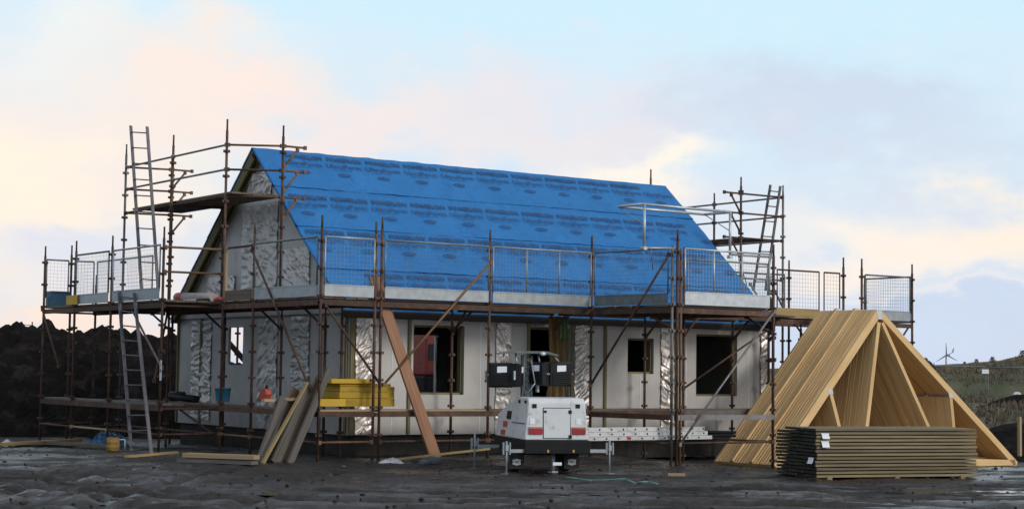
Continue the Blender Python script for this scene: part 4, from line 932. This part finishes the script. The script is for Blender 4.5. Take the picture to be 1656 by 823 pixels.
p = at(2, -.44, 1180, 780); plank(p-LAT*.1, p+LAT*.1, .1, .04, 'board', 'small brown offcut on the mud left of the decking pack')
p = at(1, -1.0, 425, 647); q = at(1, -1.0, 480, 645); plank(p+V((0, 0, 0)), q, .12, .05, 'board_pale', 'pale board end beside the red can on the lower platform')
for k, x in enumerate((1655,)):
    b = atd(38, 1649, 737); m_ = MB(); m_.beam(b, b+V((0, 0, .84)), .07, .07, (0, 1, 0)); m_.beam(b+V((0, 0, .80)), b+V((0, 0, .86)), .05, .05, (0, 1, 0)); tag(m_.build('marker_post', M['board_pale'], origin=b), 'pale wooden post by the dark mound at right edge', 'post')
# yellow insulation boards
IG = 'yellow insulation packs on the lower platform'
def slab(px0, px1, y0, y1, Y, dep, mt, label):
    a, b = at(1, Y, px0, y1), at(1, Y, px1, y1); c = at(1, Y, px0, y0); hgt = abs(c.z-a.z); m_ = MB(); ctr = V(((a.x+b.x)/2, Y+dep/2, (a.z+b.z)/2+hgt/2))
    m_.box(ctr, (b.x-a.x, dep, hgt)); o = tag(m_.build('insulation_board', M[mt], origin=(ctr.x, ctr.y, ctr.z-hgt/2), bevel=.004), label, 'insulation board', IG); return o
slab(550, 638, 644, 657.0, -1.15, .7, 'insul', 'lowest yellow insulation pack of the pile on the lower platform')
slab(549, 637.5, 633.5, 643.6, -1.15, .7, 'insul', 'second yellow insulation pack from the bottom of the pile')
slab(550, 638, 625, 633.2, -1.15, .7, 'insul', 'third yellow insulation pack of the pile')
slab(550, 632, 620.3, 624.6, -1.15, .7, 'insul', 'narrow yellow sheet below the top sheet of the pile')
slab(536, 604, 612.5, 619.8, -1.2, .6, 'insul_bright', 'top yellow sheet of the pile, overhanging to the left')
slab(515, 559, 645, 657, -1.33, .3, 'insul_bright', 'small bright yellow block lying alone left of the pile')
# ------------------------------------------------------------------ small things
def bucket(c, r0_, r1_, h, mt, label, name='bucket', cat='bucket'):
    t = thing(name, label, cat, c); m_ = MB(); R = []
    for z, r in ((0, r0_*.9), (.01, r0_), (h*.95, r1_), (h*.95, r1_*1.06), (h, r1_*1.06), (h, r1_*.96), (.03, r0_*.92)): R.append([V(c)+V((r*math.cos(q), r*math.sin(q), z)) for q in [2*math.pi*i/20 for i in range(20)]])
    m_.rings(R); m_.build('tub', M[mt], t)
    m_ = MB(); pts = [V(c)+V((r1_*1.06*math.cos(q), r1_*.3*math.sin(q)-.02, h*.9-.12*math.sin(q))) for q in [math.pi*i/10 for i in range(11)]]
    for a, b in zip(pts, pts[1:]): m_.tube(a, b, .005, n=5)
    m_.build('handle', M['galv'], t)
bucket(at(0, -1.27, 360, 649), .13, .16, .27, 'blue_plastic', 'bright blue bucket on the lower platform below the small gable window')
c = at(0, -2.3, 93, 494); c.z = ZD+.03; t = thing('crate', 'dull blue plastic crate on the far left deck behind wire mesh', 'crate', c); m_ = MB()
for s in (-1, 1): m_.box(c+V((0, s*.16, .17)), (.42, .015, .34)); m_.box(c+V((s*.2, 0, .17)), (.015, .3, .34))
m_.box(c+V((0, 0, .012)), (.4, .3, .02)); m_.build('body', M['blue_dull'], t); m_ = MB(); m_.box(c+V((0, -.18, .33)), (.46, .03, .03)); m_.build('rim', M['blue_dull'], t); m_ = MB(); m_.box(c+V((0, .18, .33)), (.46, .03, .03)); m_.build('rim', M['blue_dull'], t)
a, b = at(0, XB-.07, 108, 492), at(0, XB-.07, 125, 491); m_ = MB(); m_.beam(V((XB-.07, a.y, 2.64)), V((XB-.07, b.y, 2.64)), .03, .2); tag(m_.build('edge_board', M['insul_bright'], origin=a), 'small yellow board at the edge of the far left deck', 'board')
# yellow drum and frame on the mud
c = at(2, -.38, 182, 729); t = thing('drum', 'small rusty yellow drum at the foot of a left scaffold pole', 'drum', c); m_ = MB()
R = [[c+V((r*math.cos(q), r*math.sin(q), z)) for q in [2*math.pi*i/18 for i in range(18)]] for z, r in ((0, .11), (.015, .12), (.07, .118), (.08, .126), (.09, .118), (.16, .118), (.17, .126), (.18, .118), (.25, .12), (.26, .11))]
m_.rings(R); m_.build('barrel', M['drum'], t); m_ = MB(); m_.tube(c+V((.04, 0, .26)), c+V((.04, 0, .29)), .025); m_.build('cap', M['black'], t)
c2 = at(2, -.38, 196, 727); m_ = MB()
for dx in (-.05, .07): m_.tube(c2+LAT*dx, c2+LAT*dx+V((0, 0, .2)), .012)
m_.tube(c2-LAT*.05+V((0, 0, .2)), c2+LAT*.07+V((0, 0, .2)), .012); tag(m_.build('metal_hoop', M['offwhite'], origin=c2), 'small white metal hoop standing beside the yellow drum', 'hoop')
def heap_sheet(ctr, a, b, h, mt, name, label, cat, sd, n=26):
    m_ = MB(); g_ = []
    for j in range(n+1):
        row = []
        for i in range(n+1):
            u_, v_ = 2*i/n-1, 2*j/n-1; r = max(abs(u_), abs(v_)); k = 1-r**2.2
            z = h*k*(.75+.5*noise.noise(V((u_*1.5, v_*1.5, sd))))+.35*h*k*abs(noise.noise(V((u_*4, v_*4, sd+3))))
            w_ = 1+.12*noise.noise(V((u_*2, v_*2, sd+7))); row.append(ctr+LAT*a*u_*w_+DEP*b*v_*w_+V((0, 0, max(z, .004))))
        g_.append(row)
    for j in range(n):
        for i in range(n): m_.quad([g_[j][i], g_[j][i+1], g_[j+1][i+1], g_[j+1][i]], None, False)
    o = m_.build(name, M[mt], origin=ctr); s_ = o.modifiers.new('s', 'SOLIDIFY'); s_.thickness = .006
    return tag(o, label, cat)
heap_sheet(at(2, -.42, 180, 718), .45, .4, .30, 'blue_tarp', 'tarpaulin', 'crumpled shiny blue tarpaulin on the mud behind the long ladder', 'tarpaulin', 1)
heap_sheet(at(2, -.44, 632, 751), .26, .26, .12, 'polythene', 'plastic_sheet', 'crumpled white polythene on the mud below the red leaning timber', 'plastic sheet', 4)
heap_sheet(at(2, -.45, 14, 719), .16, .15, .12, 'polythene', 'plastic_sheet', 'white sack lying on the mud at the far left edge', 'plastic sheet', 9)
for k, (x, y, r, lab) in enumerate(((674, 747, .10, 'upright grey stone next to the white polythene'), (700, 751, .13, 'flat grey-blue stone beneath the red leaning timber'), (686, 752, .09, 'small grey stone between two others below the window'))):
    c = at(2, -.42, x, y); m_ = MB(); m_.blob(c+V((0, 0, r*.4)), (r*1.2, r, r*.8), 2, .35, 1.8, k); tag(m_.build('stone', mat('stone_grey', (.06, .065, .075), (.10, .105, .12), .85), origin=c), lab, 'stone')
# scaffold tag
c = at(0, XB-.09, 260.5, 582); t = thing('safety_tag', 'white scaffold tag holder fixed to the left pole by the ladder', 'tag', c)
ey_ = V((0, -1, 0)); hgt = (at(0, XB-.09, 260.5, 582).z-at(0, XB-.09, 260.5, 615).z); wd2 = .042; m_ = MB(); out_ = []; inn = []
for i in range(9): q = math.pi*i/8; out_.append(c+ey_*wd2*math.cos(q)+V((0, 0, wd2*math.sin(q)-wd2))); inn.append(c+ey_*wd2*.5*math.cos(q)+V((0, 0, wd2*.5*math.sin(q)-wd2)))
zb = -hgt; z1 = -.13
for i in range(8): m_.prism([out_[i], out_[i+1], inn[i+1], inn[i]], (-.006, 0, 0))
for s in (-1, 1): m_.prism([c+ey_*s*wd2+V((0, 0, -wd2)), c+ey_*s*wd2*.5+V((0, 0, -wd2)), c+ey_*s*wd2*.5+V((0, 0, z1)), c+ey_*s*wd2+V((0, 0, z1))], (-.006, 0, 0))
m_.prism([c+ey_*a*wd2+V((0, 0, z)) for a, z in ((-1, zb), (1, zb), (1, z1), (-1, z1))], (-.006, 0, 0)); m_.build('holder', M['white'], t)
m_ = MB(); m_.prism([c+V((-.010, 0, 0))+ey_*a*.026+V((0, 0, z)) for a, z in ((-1, -.24), (1, -.24), (1, -.17), (-1, -.17))], (.003, 0, 0)); m_.build('label_card', M['blue_dull'], t)
# sack roll and clutter on the gable deck
a, b = at(0, -1.25, 288, 470), at(0, -1.25, 346, 474); a.z = ZD+.16; b.z = ZD+.12; t = thing('membrane_roll', 'white roll with a red band lying on the left gable deck', 'roll', a); m_ = MB(); m_.tube(a, b, .11, .09, n=14); m_.build('roll', M['sackcloth'], t); e = (b-a).normalized(); m_ = MB(); m_.tube(a+e*.12, a+e*.34, .114, .112, n=14); m_.build('red_band', M['red'], t)
for nm, x0, x1, mt, lab in (('box', 300, 319, 'paper', 'small white box on the gable deck in front of the roll'), ('box', 321, 339, 'black', 'small dark box on the gable deck between the white box and red bag'), ('bag', 346, 361, 'red', 'small dark red bag on the gable deck next to the pole')):
    p = at(0, -1.33, (x0+x1)/2, 477); p.z = ZD+.025; wy = abs(at(0, -1.33, x0, 477).y-at(0, -1.33, x1, 477).y); m_ = MB()
    if nm == 'bag': m_.blob(p+V((0, 0, .045)), (.08, wy/2, .06), 2, .25, 2)
    else: m_.box(p+V((0, 0, .04)), (.1, wy, .07))
    tag(m_.build(nm, M[mt], origin=p, bevel=0 if nm == 'bag' else .006), lab, nm)
for k, (a_, b_, r) in enumerate((((272, 641), (318, 645), .075), ((276, 636), (297, 637), .05))):
    a, b = at(0, -1.28, *a_), at(0, -1.28, *b_); m_ = MB(); m_.tube(a, b, r, n=12); m_.tube(a-(b-a)*.02, b+(b-a)*.02, r*.75, n=12); tag(m_.build('pipe_roll', M['black'], origin=a), ('long black roll lying on the lower gable platform', 'short black roll on top of the long black one')[k], 'roll')
# red can on the lower platform
c = at(0, -1.27, 428, 647); t = thing('fuel_can', 'red plastic can standing on the lower platform by crinkled foil', 'can', c); m_ = MB(); m_.prism([c+V((-.06, y, z)) for y, z in ((.14, 0), (-.12, 0), (-.15, .12), (-.12, .22), (.0, .23), (.06, .2), (.16, .06))], (.13, 0, 0)); m_.build('body', M['red'], t, bevel=.015); m_ = MB(); m_.tube(c+V((0, -.05, .23)), c+V((0, -.08, .28)), .025); m_.build('cap', M['black'], t)
# tarpaulin hanging in the doorway
def hang(x0, x1, z0, z1, y, mt, name, label, sd, parent_t=None, taper=.15):
    m_ = MB(); g_ = []; n, k_ = 30, 24
    for j in range(k_+1):
        row = []
        for i in range(n+1):
            u_ = i/n; v_ = j/k_; c_ = (x0+x1)/2; w_ = (x1-x0)/2*(1-taper*math.sin(v_*3.0)+.1*noise.noise(V((v_*3, sd, 1))))
            x = c_+(2*u_-1)*w_+.04*noise.noise(V((v_*2, sd, 4))); row.append(V((x, y-.05*math.sin(u_*17+2*noise.noise(V((u_*3, v_*3, sd))))-.03*noise.noise(V((u_*5, v_*4, sd))), z0+(z1-z0)*v_)))
        g_.append(row)
    for j in range(k_):
        for i in range(n): m_.quad([g_[j][i], g_[j][i+1], g_[j+1][i+1], g_[j+1][i]], None, True)
    o = m_.build(name, M[mt], origin=((x0+x1)/2, y, z0)); s_ = o.modifiers.new('s', 'SOLIDIFY'); s_.thickness = .004; return tag(o, label, 'sheet')
hang(4.3, 4.82, .3, 2.36, -.48, 'brown_tarp', 'hanging_sheet', 'long yellow-brown sheet hanging in front of the doorway', 2)
hang(4.5, 4.78, 1.9, 2.3, -.56, 'green_cloth', 'hanging_cloth', 'small green cloth over the top of the brown hanging sheet', 5)
hang(6.70, 6.83, .25, 2.05, HD-.3, 'polythene', 'polythene_strip', 'pale strip of torn polythene hanging inside the left front window', 8)
# hose on the mud
m_ = MB(); pts = [at(2, -.40, x, y) for x, y in ((914, 769), (935, 771), (958, 773), (985, 775), (1012, 777), (1030, 778), (1034, 781), (1048, 781), (1064, 782))]
pts = [V((p.x, p.y, gz(p.x, p.y)+max(rut(p.x, p.y), -.02)+.03)) for p in pts]
for a, b in zip(pts, pts[1:]): m_.tube(a, b, .014, n=6)
tag(m_.build('hose', M['hose'], origin=pts[0]), 'pale green hose lying on the mud right of the trailer', 'hose')
# red digger behind the house, seen through the left window
def digger():
    c = at(1, 11.5, 668, 560); c.x += 1.15; c.z = gz(c.x, c.y); t = thing('excavator', 'red excavator behind the house, glimpsed through the left front window', 'excavator', c)
    for s in (-1, 1):
        m_ = MB(); R = []
        prof = [(-1.1, .1), (-1.2, .3), (-1.1, .55), (1.1, .55), (1.2, .3), (1.1, .1)]; m_.prism([c+V((x, s*.8-.2, z)) for x, z in prof], (0, .4, 0)); m_.build('track', M['rubber'], t, bevel=.03)
    m_ = MB(); m_.prism([c+V((x, -.75, z)) for x, z in ((-1.2, 1.75), (.3, 1.75), (.2, 2.2), (0, 2.95), (-1.2, 2.95))], (0, 1.5, 0)); m_.build('body', M['red_dull'], t, bevel=.05)
    m_ = MB(); m_.box(c+V((-.1, 0, 1.2)), (2.2, 1.4, 1.1)); m_.build('chassis', M['black'], t, bevel=.05)
    m_ = MB(); m_.box(c+V((-.95, -.757, 2.38)), (.36, .02, .42)); m_.build('side_window', M['glass'], t)
    m_ = MB()
    for x in (.1, .95):
        for y in (-.7, .1): m_.beam(c+V((x, y, 1.2)), c+V((x, y, 2.5)), .07, .07, (0, 1, 0))
    m_.box(c+V((.52, -.3, 2.53)), (1.0, .95, .08)); cab = m_.build('cab_frame', M['red'], t)
    m_ = MB(); m_.box(c+V((.52, -.3, 1.85)), (.8, .74, 1.2)); m_.build('cab_glass', M['glass'], cab)
    m_ = MB(); m_.beam(c+V((.9, .4, 1.2)), c+V((2.3, .4, 2.7)), .2, .26); m_.beam(c+V((2.3, .4, 2.7)), c+V((3.3, .4, 1.4)), .16, .2); m_.build('boom', M['red'], t)
    m_ = MB(); m_.prism([c+V((x, .1, z)) for x, z in ((3.2, 1.5), (3.5, 1.3), (3.3, .8), (2.9, .8), (3.05, 1.2))], (0, .6, 0)); m_.build('bucket', M['black'], t)
    m_ = MB(); m_.box(c+V((-.80, -.79, 2.60)), (.15, .03, .17)); m_.build('hi_vis_panel', M['hi_vis'], t)
digger()
# ------------------------------------------------------------------ far things
def turbine():
    hub = atd(250, 1530, 574); base = V((hub.x, hub.y, -1)); t = thing('wind_turbine', 'small three-bladed wind turbine with tail vane on the right skyline', 'wind turbine', base)
    m_ = MB(); m_.tube(base, hub, .16, .09, n=8); m_.build('tower', M['turb'], t)
    for k in range(3):
        q = math.pi/2+k*2*math.pi/3+.04; d = LAT*math.cos(q)+V((0, 0, 1))*math.sin(q); o = hub-DEP*.3; m_ = MB(); n_ = d.cross(DEP).normalized()
        m_.prism([o+n_*.13, o+d*1.75+n_*.03, o+d*1.75-n_*.02, o-n_*.1], DEP*.06); m_.build('blade', M['turb'], t)
    m_ = MB(); m_.tube(hub-DEP*.35, hub+DEP*.4+LAT*.6, .17, .1, n=8); m_.tube(hub+LAT*.2, hub+LAT*1.0+V((0, 0, .45)), .05, n=6); m_.build('nacelle', M['turb'], t)
    m_ = MB(); v0 = hub+LAT*.85+V((0, 0, .3)); m_.prism([v0, v0+LAT*.22+V((0, 0, .1)), v0+LAT*.3+V((0, 0, .85)), v0+LAT*.08+V((0, 0, .45))], DEP*.05); m_.build('tail_vane', M['turb'], t)
turbine()
def shrub(px, py, hpx, D, label, sd):
    b = atd(D, px, py); h = hpx/FPX*D; rg = random.Random(sd); m_ = MB(); t = thing('shrub', label, 'shrub', b, 'shrubs on the right skyline')
    for k in range(260):
        a = rg.uniform(0, 6.28); r = h*.5*rg.random()**.6; z = h*rg.uniform(.05, 1); r *= math.sin(min(1, z/h+.25)*2.6)*.9+.1; p = b+V((math.cos(a)*r, math.sin(a)*r, z-.1))
        w_ = V((rg.uniform(-1, 1), rg.uniform(-1, 1), rg.uniform(-.4, .4)))*h*.07; u_ = V((rg.uniform(-.5, .5), rg.uniform(-.5, .5), 1))*h*.13; m_.quad([p-w_, p+w_, p+u_])
    m_.build('foliage', M['shrub'], t); m_ = MB()
    for k in range(5): a = k*1.3; m_.tube(b+V((0, 0, -.3)), b+V((math.cos(a)*h*.25, math.sin(a)*h*.25, h*.7)), .03, .01, n=5)
    m_.build('stem', M['shrub'], t)
shrub(1560, 590, 7, 140, 'smallest dark shrub on the right skyline, nearest the turbine', 1); shrub(1579, 589, 10, 140, 'middle upright shrub on the right skyline', 2); shrub(1605, 586, 11, 140, 'bushy shrub on the right skyline before the slope steepens', 3); shrub(1653, 577, 12, 135, 'shrub on the skyline at the right edge of the view', 4)
# black bird on the bank behind the trusses
c = atd(90, 1506, 590.5); t = thing('bird', 'black bird perched on the fence rail right behind the truss slope', 'bird', c); m_ = MB(); ax_ = (LAT*.75-V((0, 0, .65))).normalized(); R = []
for s_, r in ((-.16, .02), (-.10, .05), (-.05, .06), (.0, .055), (.08, .085), (.2, .095), (.32, .07), (.42, .04), (.58, .035), (.66, .01)):
    cc = c+V((0, 0, .22))-LAT*.2+ax_*(s_)+V((0, 0, .06 if s_ < 0 else 0)); R.append([cc+(LAT*.65+V((0, 0, .75)))*r*math.cos(q)+DEP*r*math.sin(q) for q in [2*math.pi*i/10 for i in range(10)]])
m_.rings(R); m_.build('body', M['bird'], t); m_ = MB(); hd = c+V((0, 0, .22))-LAT*.2+ax_*-.13+V((0, 0, .07)); m_.tube(hd, hd-LAT*.12+V((0, 0, .01)), .02, .004, n=6); m_.build('beak', M['bird'], t); m_ = MB()
for s_ in (-.03, .03): m_.tube(c+V((0, 0, .12))+DEP*s_, c+DEP*s_-V((0, 0, .02)), .008, n=5)
m_.build('leg', M['bird'], t)
def heras(x0, x1, y, yb, label, D=90):
    a, b = atd(D, x0, y), atd(D, x1, y); lo = V((0, 0, -(yb-y)/FPX*D)); t = thing('mesh_fence', label, 'fence', a+lo, 'temporary mesh fence panels on the right'); m_ = MB()
    for p, q in ((a, b), (a, a+lo), (b, b+lo), (a+lo*.95, b+lo*.95)): m_.tube(p, q, .03, n=6)
    m_.build('frame', M['galv_dark'], t); m_ = MB(); n = int((b-a).length/.25)
    for k in range(1, n): e = a.lerp(b, k/n); m_.tube(e, e+lo*.95, .003, n=3, caps=False)
    m_.build('wire_mesh', M['galv_dark'], t); return t
heras(1485, 1594, 592.5, 658, 'grey mesh fence panel right behind the truss slope'); heras(1597.5, 1690, 594, 660, 'grey mesh fence panel running off the right edge')
c = atd(89.9, 1593.5, 600.5); m_ = MB(); m_.box(c, (.35, .02, .22), Matrix.Rotation(-.6, 3, 'Z')); tag(m_.build('fence_sign', M['paper'], origin=c), 'small white sign at the top corner of the mesh fence', 'sign')
c = atd(82, 1645, 637); heap_sheet(c-V((0, 0, .1)), .22, .2, .25, 'polythene', 'plastic_sheet', 'white plastic scrap on the dark peat bank at right', 'plastic sheet', 14, 12)
# small post with wire on the crest of the peat heap
b = atd(47, 35, 526); t = thing('wire_fence', 'tiny post and wire fence on top of the peat heap at left', 'fence', b); 
for x in (35, 52): p = atd(47, x, 528); m_ = MB(); m_.tube(p-V((0, 0, .3)), p+V((0, 0, .13)), .02, n=5); m_.build('post', M['board'], t)
m_ = MB(); m_.tube(atd(47, 22, 524), atd(47, 53, 526), .012, n=4); m_.build('wire', M['board'], t)
# puddles
puddle(at(2, -.43, 1640, 757), 1.3, .9, 1, -.53)
for (x, y, a, b, sd_, z) in ((1600, 800, 1.5, .8, 2, -.425), (1480, 812, .7, .35, 12, -.43), (1280, 806, .8, .3, 13, -.43), (60, 723, .9, .55, 3, -.42), (150, 731, .5, .25, 6, -.41), (60, 806, .9, .5, 4, -.43), (190, 815, .7, .35, 14, -.43), (620, 812, 1.3, .4, 5, -.43), (900, 800, .6, .25, 15, -.43), (420, 800, .8, .3, 16, -.43)):
    puddle(at(2, -.45, x, y), a, b, sd_, z)
print('boards', NB[0])
